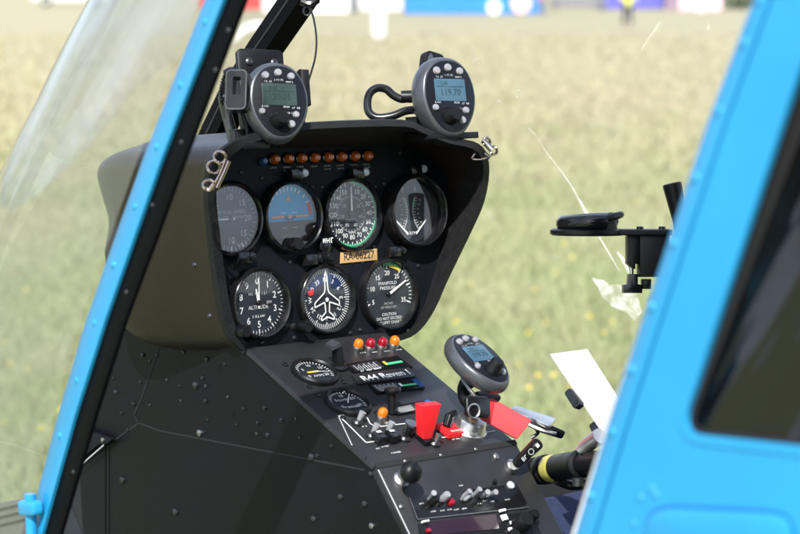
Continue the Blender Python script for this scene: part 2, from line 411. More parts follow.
# ---- annunciator lamps with captions
for i, x in enumerate((275, 288.8, 302, 315.2, 328.7, 342, 355, 368)):
    y = 159.0 - 3.4 * (x - 275) / 93
    a, b = FP.pix(x, y, .004); k = mpp(FP, x, y); F = FP.at(a, b, 0)
    mb = MB(); r = 5.7 * k
    mb.lathe(F, [(r * 1.1, 0), (r * 1.15, .003), (r * .95, .004), (r * .9, .003)], 'black_gloss', 18)
    mb.lathe(F, [(r * .9, .003), (r * .88, .006), (r * .6, .0085), (0, .0095)], 'amber_dim', 18)
    for q in range(3): mb.bar(F, (-r * .45 + q * r * .4, -r * .3), (-r * .45 + q * r * .4, r * .3), r * .17, .0098, 'amber_lens')
    o = part(mb, 'warning_lamp'); o['group'] = 'amber warning lamps under the hood brow'
    mb = MB()
    for q in range(2 if i % 3 else 1): mb.scrib(FP, a, b - (8.6 + 3.1 * q) * k, 8.5 * k, 1.7 * k, .0006, 'mark_dim', i * 3 + q)
    mb.build('caption', o)
mb = MB(); a, b = FP.pix(264.5, 161, .004); mb.lathe(FP.at(a, b), [(.0045, 0), (.0045, .004), (.003, .006), (0, .0065)], 'blue_window', 14); part(mb, 'button', None, 'small blue press button')

# ---- gauges
def gauge(name, px, py, Rp, face, bez='black_gloss', deep=.010, label=None):
    a, b = FP.pix(px, py, .002); k = mpp(FP, px, py, .002); r = Rp * k; F = FP.at(a, b)
    mb = MB()
    mb.lathe(F, [(r * 1.17, 0), (r * 1.165, deep * .6), (r * 1.13, deep * .9), (r * 1.08, deep), (r * 1.03, deep * .9), (r, deep * .55), (r * .995, .0015)], bez, 56)
    g = part(mb, name, None, label)
    D = MB(); D.disc(F, (0, 0), r, .0015, 'dial_black', 48)
    nd = MB(); face(D, nd, F, r)
    D.build('dial', g)
    if nd.v: nd.build('needle', g)
    G = MB(); G.disc(F, (0, 0), r * 1.0, deep * .6, 'dial_glass', 48); G.build('glass', g)
    return g, F, r
def ticks(D, F, r0, r1, a0, a1, n, w, m='mark_white', z=.0021):
    for i in range(n + 1):
        t = R(a0 + (a1 - a0) * i / n); s, c = math.sin(t), math.cos(t); D.bar(F, (r0 * s, r0 * c), (r1 * s, r1 * c), w, z, m)
def nums(D, F, r, items, size, m='mark_white', z=.0023, turn=False):
    for txt, ang in items:
        t = R(ang); D.text(F, txt, size, r * math.sin(t), r * math.cos(t), z, m, 1.0, -t if turn else 0.0, .01)
def pointer(nd, F, ang, l0, l1, w0, w1, z=.004, m='mark_white'):
    t = R(ang); s, c = math.sin(t), math.cos(t); nd.bar(F, (l0 * s, l0 * c), (l1 * s, l1 * c), w0, z, m, w1)
def hub(nd, F, r, z=.004, m='black_gloss'): nd.lathe(F, [(r, .002), (r, z), (r * .7, z + .001), (0, z + .001)], m, 16)

def f_vsi(D, nd, F, r):
    ticks(D, F, r * .84, r * .97, -90, 90, 20, r * .022, 'mark_dim'); ticks(D, F, r * .84, r * .97, 90, 270, 20, r * .022, 'mark_dim')
    nums(D, F, r * .66, [('0', -90), ('5', -45), ('10', 0), ('15', 45), ('20', 90), ('15', 135), ('10', 180), ('5', 225)], r * .27, 'mark_dim')
    D.text(F, 'VERTICAL SPEED', r * .15, 0, r * .2, .0022, 'mark_dim'); D.text(F, '100 FEET PER MIN', r * .13, 0, r * .04, .0022, 'mark_dim')
    pointer(nd, F, -90, -r * .15, r * .82, r * .07, r * .02); hub(nd, F, r * .09)
def f_att(D, nd, F, r):
    n = 40
    up = [(r * math.cos(R(t)), r * math.sin(R(t))) for t in np.linspace(-8, 188, n)]
    D.flat(F, up, .0017, 'sky_blue_dial'); dn = [(r * math.cos(R(t)), r * math.sin(R(t))) for t in np.linspace(188, 352, n)]
    D.flat(F, dn, .0017, 'earth_dial')
    for ang in (-60, -45, -30, -20, -10, 0, 10, 20, 30, 45, 60):
        t = R(ang); D.bar(F, (r * .8 * math.sin(t), r * .8 * math.cos(t)), (r * .93 * math.sin(t), r * .93 * math.cos(t)), r * .05, .0021, 'mark_white')
    D.arc(F, r * .78, r * .92, 62, 88, .0022, 'mark_red')
    D.flat(F, [(-r * .1, r * .5), (r * .1, r * .5), (0, r * .68)], .0023, 'mark_orange')
    for i in (-1, 1):
        D.bar(F, (i * r * .12, r * .12), (i * r * .32, r * .12), r * .02, .0022, 'mark_white'); D.bar(F, (i * r * .12, -r * .35), (i * r * .3, -r * .35), r * .02, .0022, 'mark_dim')
        nd.bar(F, (i * r * .22, 0), (i * r * .72, 0), r * .06, .004, 'mark_orange'); nd.bar(F, (i * r * .05, -r * .12), (i * r * .2, 0), r * .05, .004, 'dial_black')
    nd.disc(F, (0, 0), r * .06, .0041, 'mark_orange', 12)
    D.flat(F, [(-r * .55, -r * .98), (r * .55, -r * .98), (r * .36, -r * .55), (-r * .36, -r * .55)], .0026, 'black_gloss')
def f_asi(D, nd, F, r):
    D.arc(F, r * .94, r * .99, 0, 236, .0022, 'mark_green', n=60)
    ticks(D, F, r * .86, r * .99, 11.25, 348.75, 30, r * .035); ticks(D, F, r * .92, r * .99, 5.6, 343, 60, r * .02)
    nums(D, F, r * .72, [(str(v), v * 2.25) for v in range(10, 160, 10)], r * .21)
    D.arc(F, r * .545, r * .56, 0, 360, .0022, 'mark_dim', n=50); ticks(D, F, r * .48, r * .55, 15, 345, 26, r * .022, 'mark_dim')
    nums(D, F, r * .38, [(str(v), v * 2.6) for v in range(20, 140, 20)], r * .15, 'mark_dim')
    D.text(F, 'KNOTS', r * .13, 0, -r * .2, .0022, 'mark_dim'); D.text(F, 'MPH', r * .13, 0, -r * .88 + r * .3, .0022, 'mark_white')
    pointer(nd, F, 1, -r * .1, r * .86, r * .085, r * .03); hub(nd, F, r * .1)
def f_tach(D, nd, F, r):
    for s in (-1, 1):
        D.text(F, 'E' if s < 0 else 'R', r * .22, s * r * .26, r * .66, .0022, 'mark_dim')
        c = (s * r * 1.02, 0); f = -s
        for rr, m, a0, a1 in ((r * .93, 'mark_dim', 62, 128), (r * .9, 'mark_green', 62, 84), (r * .88, 'mark_red', 58, 61)):
            D.arc(F, rr - r * .035, rr, f * a0, f * a1, .0022, m, c, 24)
        for i in range(12):
            t = R(f * (62 + 6 * i)); D.bar(F, (c[0] + r * .8 * math.sin(t), r * .8 * math.cos(t)), (c[0] + r * .9 * math.sin(t), r * .9 * math.cos(t)), r * .025, .0022, 'mark_dim')
            if i % 2 == 0: D.text(F, ('110', '100', '90', '80', '70', '60')[i // 2], r * .1, c[0] + r * .7 * math.sin(t), r * .7 * math.cos(t), .0022, 'mark_dim')
        nd.bar(F, (s * r * .62, -r * .28), (s * r * .16, -r * .72), r * .045, .004, 'mark_white', r * .065)
    D.text(F, '% RPM', r * .16, 0, -r * .7, .0022, 'mark_white')
def f_alt(D, nd, F, r):
    ticks(D, F, r * .84, r * .98, 0, 324, 9, r * .045); ticks(D, F, r * .9, r * .98, 0, 352.8, 49, r * .022)
    nums(D, F, r * .69, [(str(i), i * 36) for i in range(10)], r * .3)
    D.text(F, 'ALTITUDE', r * .17, 0, -r * .02 - r * .12, .0023, 'mark_white'); D.scrib(F, 0, r * .3, r * .7, r * .1, .0023, 'mark_dim', 4)
    D.box2(F, r * .42, 0, r * .3, r * .17, .0024, 'dial_grey'); D.text(F, '29.9', r * .12, r * .42, 0, .0026, 'mark_white'); D.scrib(F, 0, -r * .42, r * .5, r * .09, .0023, 'mark_white', 9)
    pointer(nd, F, 3, -r * .18, r * .86, r * .07, r * .025, .0042); pointer(nd, F, 350, -r * .12, r * .46, r * .13, r * .05, .0036); hub(nd, F, r * .09, .0044)
def f_dg(D, nd, F, r):
    D.disc(F, (0, 0), r * .99, .0017, 'dial_black', 40)
    D.arc(F, r * .5, r * .99, -62, 62, .0018, 'navy_dial', n=30)  # blue sky reflection painted across the top of the dial
    ticks(D, F, r * .82, r * .98, 0, 355, 71, r * .022); ticks(D, F, r * .76, r * .98, 0, 330, 11, r * .035)
    nums(D, F, r * .62, [('N', 0), ('3', 30), ('6', 60), ('E', 90), ('12', 120), ('15', 150), ('S', 180), ('21', 210), ('24', 240), ('W', 270), ('30', 300), ('33', 330)], r * .2, turn=True)
    half = [(0, .86), (.045, .72), (.06, .3), (.1, .2), (.5, -.1), (.5, -.24), (.1, -.1), (.07, -.42), (.26, -.58), (.26, -.68), (0, -.58)]
    P = [(x * r, y * r) for x, y in half] + [(-x * r, y * r) for x, y in half[::-1][1:-1]]
    nd.path(F, P, r * .045, .0046, 'mark_white', True); nd.bar(F, (0, r * .95), (0, r * .86), r * .05, .0046, 'mark_white')
    nd.disc(F, (0, -r * .02), r * .07, .0048, 'mark_white', 12)
    D.flat(F, [(-r * .72, r * .3), (-r * .46, r * .36), (-r * .5, r * .17), (-r * .66, r * .14)], .0025, 'mark_red')
def f_mp(D, nd, F, r):
    ang = lambda v: -110 + (v - 5) * (220 / 30)
    ticks(D, F, r * .8, r * .97, ang(5), ang(35), 6, r * .05); ticks(D, F, r * .86, r * .97, ang(5), ang(35), 30, r * .025)
    D.arc(F, r * .9, r * .99, ang(19), ang(25), .0021, 'mark_green'); D.arc(F, r * .84, r * .92, ang(21), ang(25), .0024, 'mark_yellow')
    nums(D, F, r * .66, [(str(v), ang(v)) for v in (5, 10, 15, 20, 25, 35)], r * .21)
    D.text(F, 'MANIFOLD', r * .15, 0, r * .34, .0023, 'mark_white'); D.text(F, 'PRESSURE', r * .15, 0, r * .19, .0023, 'mark_white')
    D.text(F, 'INCHES', r * .11, 0, -r * .3, .0023, 'mark_dim'); D.text(F, 'OF MERCURY', r * .11, 0, -r * .42, .0023, 'mark_dim')
    for i, tx in enumerate(('CAUTION', 'DO NOT EXCEED', 'MP LIMIT CHART')): D.text(F, tx, r * .13, 0, -r * (.64 + .13 * i), .0023, 'mark_white')
    pointer(nd, F, 62, -r * .02, r * .82, r * .1, r * .05); hub(nd, F, r * .08, .0035)
gauge('vertical_speed_indicator', 230, 219, 33, f_vsi)
att, AF, ar = gauge('attitude_indicator', 289, 216.5, 32, f_att, deep=.014)
gauge('airspeed_indicator', 351, 214, 32.5, f_asi)
gauge('rotor_tachometer', 410, 211, 32, f_tach, deep=.022)
alt, LF, lr = gauge('altimeter', 258, 303, 31.5, f_alt, deep=.012)
dg, GF, gr = gauge('heading_indicator', 325.5, 299, 31, f_dg)
gauge('manifold_pressure_gauge', 388, 294, 31.7, f_mp)
def knob_on(g, px, py, rp, h, m='black_plastic', stem=None, name='knob'):
    a, b = FP.pix(px, py, h); k = mpp(FP, px, py); F = FP.at(a, b); mb = MB(); r = rp * k
    if stem: mb.lathe(F, [(r * .45, 0), (r * .45, h * .6)], stem, 12)
    mb.lathe(F, [(r * .8, h * .4), (r, h * .45), (r, h * .9), (r * .85, h), (0, h)], m, 18)
    return mb.build(name, g)
knob_on(alt, 247, 331.5, 6.5, .024); knob_on(dg, 309, 327, 6, .03, 'black_plastic', 'silver'); knob_on(att, 299.5, 244, 6.5, .02)
# hooded post lights, the dark shadow beside each built as a black box, small panel switches
for px, py in ((303,173),(364,172),(422,169),(250,256),(318,258),(401,250)):
    a, b = FP.pix(px, py, .006); F = FP.at(a, b); mb = MB()
    mb.lathe(F, [(.005, 0), (.005, .009), (.004, .011), (0, .012)], 'lens_clear' if py < 200 else 'black_gloss', 14)
    mb.box(F, (-.012, -.001, .006), (.016, .012, .012), 'black_gloss', .002)
    part(mb, 'post_light')
a, b = FP.pix(325, 246, .004); F = FP.at(a, b); mb = MB()
mb.lathe(F, [(.008, 0), (.008, .006), (.005, .008), (0, .008)], 'black_gloss', 16); mb.scrib(F, .002, .006, .016, .006, .009, 'mark_white', 3); mb.lathe(F.at(-.003, -.011), [(.005, 0), (.005, .016), (.0035, .018), (0, .018)], 'black_plastic', 14)
part(mb, 'toggle_switch')
# registration plate
mb = MB(); q = [FP.pix(*p, .002) for p in ((340.5,263.5),(377.5,260),(377,248.5),(341,252.5))]
mb.slab(FP, q, .0003, .0022, 'placard_tan', .0004)
m0 = Vector(((q[0][0] + q[2][0]) / 2, (q[0][1] + q[2][1]) / 2)); rot = math.atan2(q[1][1] - q[0][1], q[1][0] - q[0][0])
mb.text(FP, 'RA-06227', .0115, m0.x, m0.y, .0024, 'dial_black', .93, rot, .012)
part(mb, 'registration_plate', None, 'tan registration plate lettered in black')

# ---- console: sloping top, radio face, flanks
CO = FP.p(*FP.pix(253, 353, .02), .02)
uL = (CO - P0).dot(UH)
def slope_for(px, py, o, a0, a1):
    for _ in range(60):
        al = (a0 + a1) / 2; s = NH * math.cos(al) - VH * math.sin(al); n = NH * math.sin(al) + VH * math.cos(al)
        u = (hit(px, py, o, n) - P0).dot(UH)
        if u < uL: a1 = al
        else: a0 = al
    return al
def slope_scan(px, py, o):
    best = min((abs((hit(px, py, o, NH * math.sin(R(d)) + VH * math.cos(R(d))) - P0).dot(UH) - uL), d) for d in np.arange(5, 85, .25))
    return R(best[1])
AL = slope_scan(375, 465, CO)
s1 = NH * math.cos(AL) - VH * math.sin(AL)
FC = Frame(CO, UH, -s1)                          # console top, z up and aft
CB = FC.p(0, FC.pix(375, 465)[1], 0)             # lower left corner of the top
AL2 = slope_scan(408, 534, CB)
s2 = NH * math.cos(AL2) - VH * math.sin(AL2)
FR = Frame(CB, UH, -s2)                          # radio face
print('slopes', math.degrees(AL), math.degrees(AL2), 'uL', uL, 'len', (CB - CO).length)
WID = .5 * (FC.pix(516, 446)[0] + FC.pix(433, 368)[0]); LEN = -FC.pix(375, 465)[1]
print('width', FC.pix(516, 446)[0], FC.pix(433, 368)[0], FC.pix(402, 341)[0], 'len', LEN)
mb = MB()
mb.slab(FC, roundpoly([(-.002, .012), (-.002, -LEN - .001), (WID, -LEN - .001), (WID, .012)], .006), -.008, 0, 'console_grey', .0025)
mbt = mb
FS = Frame(CO, NH, VH)                           # left flank plane, z = to the left
def sp(px, py, c=0.0): return FS.pix(px, py, c)
mb = MB()
pc, pb = FS.loc(CO), FS.loc(CB); pr = FS.loc(FR.p(0, -.30, 0))
fl = [(pc[0], pc[1] - .004), (pc[0] - .03, pc[1] + .03), (sp(98, 346)[0], sp(98, 346)[1] + .03), sp(44, 534), (sp(44, 534)[0], -.62), (pr[0], -.62), (pr[0], pr[1]), (pb[0], pb[1] - .003)]
mb.slab(FS, fl, -.006, 0, 'black_side')
for pts in (((160,345),(141,400),(134,415),(139,423),(115,440)), ((139,423),(161,431),(250,448),(365,470))):
    q = [sp(*p) for p in pts]
    mb.path(FS, q, .0022, .0004, 'dark_interior')
mb.path(FS, [sp(107, 445), sp(107, 534), sp(106, 640)], .006, .0012, 'black_frame'); mb.path(FS, [sp(109, 445), sp(109, 640)], .0012, .0016, 'console_grey')
for i, (px, py) in enumerate(((181,401),(244,409),(265,408),(180,386),(228,397),(244,352),(225,364),(128,430),(116,392),(114,378),(122,413),(134,404),(150,405),(141,382),(143,355),(157,355),(206,386),(206,401),(208,420),(258,423),(268,435),(300,438),(332,446),(207,359),(167,380),(196,388),(203,378),(237,425),(257,434),(318,456),(358,452),(366,459),(371,474),(150,361),(184,352),(282,420),(296,419))):
    a, b = sp(px, py); screw(mb, FS, a, b, .0019 + .0005 * (i % 3), 'dark_metal' if i % 4 == 0 else 'black_gloss')
for i, (px, py) in enumerate(((123,480),(176,512),(200,433),(196,385),(312,457),(341,497),(365,504),(372,526),(314,519))):
    a, b = sp(px, py); screw(mb, FS, a, b, .0042 if i < 5 else .0034, 'dull_metal' if i % 5 == 2 else 'dark_metal')
side = part(mb, 'console_side', None, 'black riveted flank of the console')
mb = MB(); q = [sp(*p, .004) for p in ((82,426),(116,439),(110,444),(103,444),(78,464))]
mb.slab(FS, q, .003, .010, 'black_panel', .001); a, b = sp(103, 440, .01); screw(mb, FS.at(0, 0, .01), a, b, .003, 'dull_metal'); mb.path(FS, [sp(80, 466, .01), sp(104, 445, .01)], .0016, .0104, 'mark_dim')
part(mb, 'flange')
mb = MB()
FSr = FS.at(0, 0, -WID); mb.slab(FSr, fl, 0, .006, 'black_side'); part(mb, 'console_side', None, 'far flank of the console')
mb = MB()
mb.slab(FR, roundpoly([(.0, -.002), (.0, -.32), (WID, -.32), (WID, -.002)], .002), -.010, 0, 'console_grey', .0015)
mb.bar(FR, (0, -.0015), (WID, -.0015), .006, .0008, 'dark_interior'); mb.bar(FR, (.001, -.006), (.001, -.3), .0015, .0006, 'mark_dim')
for t in (.2, .45, .7): screw(mb, FR, WID * t, -.0015, .002, 'dull_metal')
for px, py in ((495.6, 457), (401, 507), (526, 520)): a, b = FR.pix(px, py); screw(mb, FR, a, b, .004 if py < 460 else .003, 'dull_metal')
rface = part(mb, 'radio_panel', None, 'dark grey lower console face')

def C(px, py, c=0.0): return FC.pix(px, py, c)
def cgauge(px, py, Rp, seed):
    a, b = C(px, py, .003); k = mpp(FC, px, py); F = FC.at(a, b); r = Rp * k; mb = MB()
    mb.lathe(F, [(r * 1.2, 0), (r * 1.18, .004), (r * 1.08, .006), (r, .004), (r, .001)], 'black_plastic', 36)
    g = part(mb, 'console_gauge'); D = MB(); D.disc(F, (0, 0), r, .001, 'dial_black', 30)
    ticks(D, F, r * .82, r * .98, -120, 120, 24, r * .05); nums(D, F, r * .6, [(str(i * 5), -120 + 60 * i) for i in range(5)], r * .28)
    if seed: D.box2(F, -r * .1, r * .02, r * .7, r * .16, .0026, 'mark_yellow'); D.text(F, 'AMPS', r * .26, 0, -r * .35, .0025, 'mark_white')
    else: D.text(F, 'QUARTZ', r * .22, 0, r * .25, .0025, 'mark_white'); D.scrib(F, 0, -r * .4, r * .9, r * .2, .0025, 'mark_white', 5)
    D.build('dial', g); nd = MB(); pointer(nd, F, 40 + 60 * seed, -r * .1, r * .8, r * .07, r * .04, .0032); nd.build('needle', g)
    G = MB(); G.disc(F, (0, 0), r, .0042, 'dial_glass', 30); G.build('glass', g)
    for sx, sy in ((1, 1), (1, -1), (-1, 1), (-1, -1)): screw(mbt, FC, a + sx * r * 1.05, b + sy * r * 1.05, .0032, 'black_gloss')
cgauge(315, 371.5, 20.5, 1); cgauge(348, 402, 20.5, 0)
# engine instrument strips
for i, (q, g) in enumerate(((((343,364.5),(397,355.5),(413,367),(357,374.5)), .55), (((368,384),(417,378),(425,387.5),(377,393.5)), .5), (((391,407),(430,399),(439,406.5),(398,415)), .6))):
    P = [C(*p, .002) for p in q]; mb = MB()
    mb.slab(FC, [P[3], P[2], P[1], P[0]], 0, .002, 'black_gloss')
    e1 = Vector((P[1][0] - P[0][0], P[1][1] - P[0][1])); e2 = Vector((P[0][0] - P[3][0], P[0][1] - P[3][1])); W, Hh = e1.length, e2.length
    Q = FC.at(P[3][0], P[3][1], .002, math.atan2(e1.y, e1.x))
    o = part(mb, 'engine_gauge_strip'); D = MB()
    D.box2(Q, W * .3, Hh * .52, W * .5, Hh * .62, .0003, 'dial_grey')
    for t in range(9): D.bar(Q, (W * (.1 + .045 * t), Hh * .3), (W * (.1 + .045 * t), Hh * (.6 if t % 2 else .75)), .0007, .0006, 'mark_white')
    D.box2(Q, W * (g + .22), Hh * .4, W * .32, Hh * .18, .0006, 'mark_green'); D.box2(Q, W * (g + .08), Hh * .5, W * .05, Hh * .3, .0007, 'mark_yellow' if i == 0 else 'mark_white')
    D.scrib(Q, W * .3, Hh * .18, W * .4, Hh * .16, .0006, 'mark_white', i + 20)
    if i: D.box2(Q, W * .94, Hh * .5, W * .12, Hh * .8, .0005, 'blue_window')
    D.build('scale', o)
mb = MB(); q = [C(*p, .002) for p in ((358,384),(416,376.5),(409,367.5),(351,374.5))]; mb.slab(FC, q, 0, .0025, 'console_grey', .0006)
q0, q1 = Vector(C(360, 379.5, .0026)), Vector(C(411, 371.8, .0026)); e = q1 - q0
k = mpp(FC, 385, 376); mb.text(FC, 'R44 Raven I', .0135, *((q0 + q1) / 2), .0028, 'mark_white', e.length / (.0135 * 5.2), math.atan2(e.y, e.x), .02)
part(mb, 'name_plate', None, 'dark name plate with white model lettering')
# coloured lamps on the console
def lamp(px, py, m, lab, rp=5.2):
    a, b = C(px, py + 2, .0); k = mpp(FC, px, py); F = FC.at(a, b); r = rp * k; mb = MB()
    mb.lathe(F, [(r * 1.1, 0), (r * 1.1, .003), (r * .95, .0045), (r * .9, .0045)], 'dull_metal', 18)
    mb.lathe(F, [(r * .92, .003), (r * .98, .007), (r * .85, .0105), (r * .5, .0125), (0, .013)], m, 18)
    part(mb, 'warning_lamp', None, lab)
    mb = MB(); mb.scrib(FC, a + .002, b - 7.5 * k, 7 * k, 1.8 * k, .0006, 'mark_white', int(px)); part(mb, 'caption')
lamp(357, 347.5, 'amber_lens', 'lit looking amber lamp'); lamp(369, 347, 'red_lens', 'dark red lamp'); lamp(381, 346, 'red_lens', 'dark red lamp'); lamp(393, 344.5, 'amber_lens', 'lit looking amber lamp'); lamp(381, 417, 'amber_lens', 'amber lamp beside the red guard', 5.4)
# outlines painted on the console
mb = mbt
mb.path(FC, roundpoly([C(352, 446, 0), C(338, 416, 0), C(355, 414, 0)], 0), .0011, .0005, 'mark_dim')
mb.path(FC, [C(*p) for p in ((339,416.5),(348,425),(366,443),(410,437))], .0012, .0005, 'mark_white'); mb.path(FC, [C(*p) for p in ((339,416.5),(356,413.5))], .0012, .0005, 'mark_white')
mb.path(FC, [C(*p) for p in ((367,418),(370,424),(376,427.5),(417,422.5))], .0012, .0005, 'mark_white')
mb.path(FC, [C(*p) for p in ((440,438),(470,436),(495,431))], .0012, .0005, 'mark_white')
for i, (px, py, w) in enumerate(((372,432,6),(385,447,9),(396,453,12),(378,449,5),(456,439.5,10),(364,427,6),(388,424,7),(400,439,6))):
    a, b = C(px, py); k = mpp(FC, px, py); mb.scrib(FC, a, b, w * k, 2.2 * k, .0006, 'mark_white', i + 40)
part(mbt, 'console_top', None, 'dark grey sloping console plate')
# rocker / toggle switches
def toggle(px, py, h=.018, m='silver', lean=.25, name='toggle_switch', rr=.003):
    a, b = C(px, py); F = FC.at(a, b).tip(0, lean); mb = MB()
    mb.lathe(FC.at(a, b), [(.0062, 0), (.0062, .003), (.0045, .005), (0, .005)], 'dark_metal', 12)
    mb.tube([F.p(0, 0, .003), F.p(0, 0, h * .6), F.p(0, 0, h)], [rr * .7, rr, rr * 1.25], m, 10)
    part(mb, name)
toggle(357, 424, .014, 'button_grey'); toggle(371, 437, .015, 'button_grey'); toggle(386, 435, .015, 'button_grey'); toggle(404, 440, .016, 'black_plastic'); toggle(408, 434, .013, 'dull_metal', .1, 'toggle_switch', .006); toggle(434, 445, .012, 'silver')
for px, py in ((378, 442), (391, 441)):
    a, b = C(px, py); mb = MB(); mb.box(FC, (a, b, .005), (.011, .014, .010), 'black_gloss', .002); mb.box2(FC, a, b + .003, .006, .003, .0104, 'mark_white'); part(mb, 'rocker_switch')
# tall paddle near the panel, T knob
a, b = C(338.5, 368); F = FC.at(a, b); mb = MB(); Fv = Frame(F.o, UH, -NH)
mb.lathe(F, [(.009, 0), (.009, .003), (.006, .005), (0, .005)], 'black_gloss', 14); mb.box(Fv, (0, 0, .011), (.0085, .0085, .024), 'black_plastic', .0015); mb.box(Fv.tip(.25, -.3), (.0, .004, .0255), (.0105, .012, .008), 'device_grey', .002)
part(mb, 'lever_switch')
a, b = C(392, 413); F = FC.at(a, b); mb = MB(); Fv = Frame(F.o, UH, -NH + VH * .12)
mb.lathe(Fv, [(.0065, 0), (.0065, .003), (.0046, .004), (.0046, .019), (.0075, .0205), (.0088, .0225), (.0088, .0245), (.0075, .026), (0, .0262)], 'black_plastic', 20)
part(mb, 'push_pull_knob')
# red guarded switch
a, b = C(424, 441); F = FC.at(a, b); mb = MB(); Fv = Frame(F.o, UH, -NH + VH * .15)
mb.box(FC, (a, b, .003), (.014, .020, .006), 'black_gloss', .0015)
o = part(mb, 'guarded_switch', None, 'switch under a raised red guard'); mb = MB(); Fu = Frame(FC.p(a, b + .002, .006), UH, NH * -.9 + VH * .5)
gp = [(-.0058, -.004), (.0052, -.004), (.0125, .033), (-.0140, .034)]
mb.slab(Frame(Fu.o, UH * 1, VH * .98 + NH * .25), gp, -.006, .007, 'red_plastic', .0018); mb.build('guard', o)
a, b = C(450, 433); mb = MB(); mb.box(FC, (a, b, .0035), (.024, .022, .007), 'red_plastic', .0015); mb.scrib(FC, a, b - .007, .014, .003, .0074, 'mark_white', 8)
mb.tube([FC.p(a - .006, b + .002, .008), FC.p(a - .002, b + .006, .016), FC.p(a + .008, b + .009, .018)], [.0045, .005, .0035], 'black_gloss', 10); part(mb, 'guarded_switch', None, 'low red switch base with black lever')
# ignition lock
a, b = C(468.5, 432); KF = FC.at(a, b); mb = MB()
mb.lathe(KF, [(.0185, 0), (.0185, .004), (.0165, .006), (.0155, .014), (.0135, .0165), (.007, .018), (.0065, .020), (0, .020)], 'silver', 28)
part(mb, 'ignition_lock', None, 'round silver key lock')

# radio face
def RF(px, py, c=0.0): return FR.pix(px, py, c)
mb = MB(); q = [RF(*p, .002) for p in ((417,519),(529,507),(517,483.5),(409,497))]; mb.slab(FR, q, 0, .002, 'black_gloss', .0006)
mb.path(FR, [RF(*p, .0022) for p in ((409.5,498),(417.5,519.5),(529,507.5))], .0010, .0024, 'dull_metal')
for i, (px, py) in enumerate(((420,505),(432,513),(448,511),(463,510),(479,505),(491,503),(506,501),(460,487),(484,502),(441,512),(455,511))):
    a, b = RF(px, py); k = mpp(FR, px, py); mb.scrib(FR, a, b, 6 * k, 1.5 * k, .0026, 'mark_white', i + 60)
ap = part(mb, 'audio_panel', None, 'black intercom panel')
def rknob(px, py, rp, h, m, nm='knob', par=None, tilt=0.0, n=18):
    a, b = RF(px, py, h); k = mpp(FR, px, py); r = rp * k; mb = MB(); F = FR.at(a, b)
    mb.lathe(F, [(r * .7, .001), (r * .72, h * .3), (r, h * .35), (r * .97, h * .88), (r * .8, h), (0, h)], m, n); return mb.build(nm, par or heli)
for px, py, m in ((448, 494, 'button_grey'), (437, 498, 'black_plastic'), (470, 493, 'lens_clear')): rknob(px, py, 4, .014, m, 'knob', ap)
rknob(452.5, 501, 3.6, .007, 'red_lens', 'indicator_lamp', ap)
for x0, y0, x1, y1 in ((462,499,470,491),(472,497,480,489),(482,497,488,492),(488,496,496,492),(429,499,434,493)):
    a, b = RF(x0, y0, .003); c, d = RF(x1, y1, .018); mb = MB(); mb.tube([FR.p(a, b, .002), FR.p((a + c) / 2, (b + d) / 2, .012), FR.p(c, d, .018)], [.0018, .0022, .0029], 'button_grey', 8); mb.build('toggle', ap)
mb = MB(); q = [RF(*p, .003) for p in ((424,560),(548,546),(531,511),(419,523))]; mb.slab(FR, q, 0, .003, 'black_plastic', .001)
q = [RF(*p, .003) for p in ((432,536),(499,529),(495.5,514.5),(427,522.5))]; mb.slab(FR, q, .003, .0036, 'maroon_window')
for px, py, w, h in ((500,513,8,2.5),(502,520,7,6),(509,525,3,3),(512,523,2.5,3),(508,532,4,4),(423,524,9,2),(426,533,5,4),(523,531,5,3)):
    a, b = RF(px, py); k = mpp(FR, px, py); mb.box(FR, (a, b, .0045), (w * k, h * k, .003), 'mark_white' if h != 4 or w != 5 else 'red_lens', .0005)
rad = part(mb, 'radio', None, 'black radio with dark maroon display')
rknob(527, 518, 9.5, .022, 'black_plastic', 'knob', rad); rknob(516, 533, 6, .018, 'black_plastic', 'knob', rad); rknob(536, 513, 5.5, .016, 'black_plastic', 'knob', rad)
# pull knob with silver collar, control lever, small disc
a, b = RF(400, 481); F = FR.at(a, b); mb = MB(); mb.lathe(F, [(.0085, 0), (.0085, .004), (.006, .006), (.006, .02), (0, .02)], 'silver', 18)
K = FR.p(*RF(411, 472.5, .03), .03); ax = (K - F.o).normalized(); KF2 = Frame(K, UH, VH); ax = KF2.z
mb.lathe(KF2, [(0, -.008), (.007, -.006), (.0103, -.004), (.0112, 0), (.0105, .004), (.007, .0075), (0, .0095)], 'black_plastic', 24); mb.tube([F.p(0, 0, .01), K], .005, 'silver', 10)
part(mb, 'pull_knob', None, 'round black knob on a silver stem')
a, b = RF(510, 468); F = FR.at(a, b); mb = MB(); mb.lathe(F, [(.007, 0), (.007, .006), (.004, .009), (0, .009)], 'silver', 14)
A = FR.p(*RF(514, 466, .012), .012); B = FR.p(*RF(537, 444, .03), .03); d = (B - A).normalized(); LFm = Frame((A + B) / 2, d, CU)
L = (B - A).length; mb.tube([F.p(0, 0, .005), A], .004, 'silver', 10)
o = part(mb, 'control_lever', None, 'black lever with white pictograms'); mb = MB(); mb.slab(LFm, roundpoly([(-L / 2, -.0042), (L * .62, -.0066), (L * .62, .0066), (-L / 2, .0042)], .005), -.004, .004, 'black_gloss', .0018)
mb.scrib(LFm, -L * .12, 0, .006, .005, .0045, 'mark_dim', 2); mb.arc(LFm, .0026, .0033, 0, 360, .0045, 'mark_dim', (L * .16, 0)); mb.box2(LFm, L * .44, 0, .0035, .004, .0045, 'mark_white'); mb.build('handle', o)
rknob(511.5, 484.5, 4.2, .004, 'lens_clear', 'knob'); rknob(496, 481, 2.2, .006, 'black_gloss', 'knob')
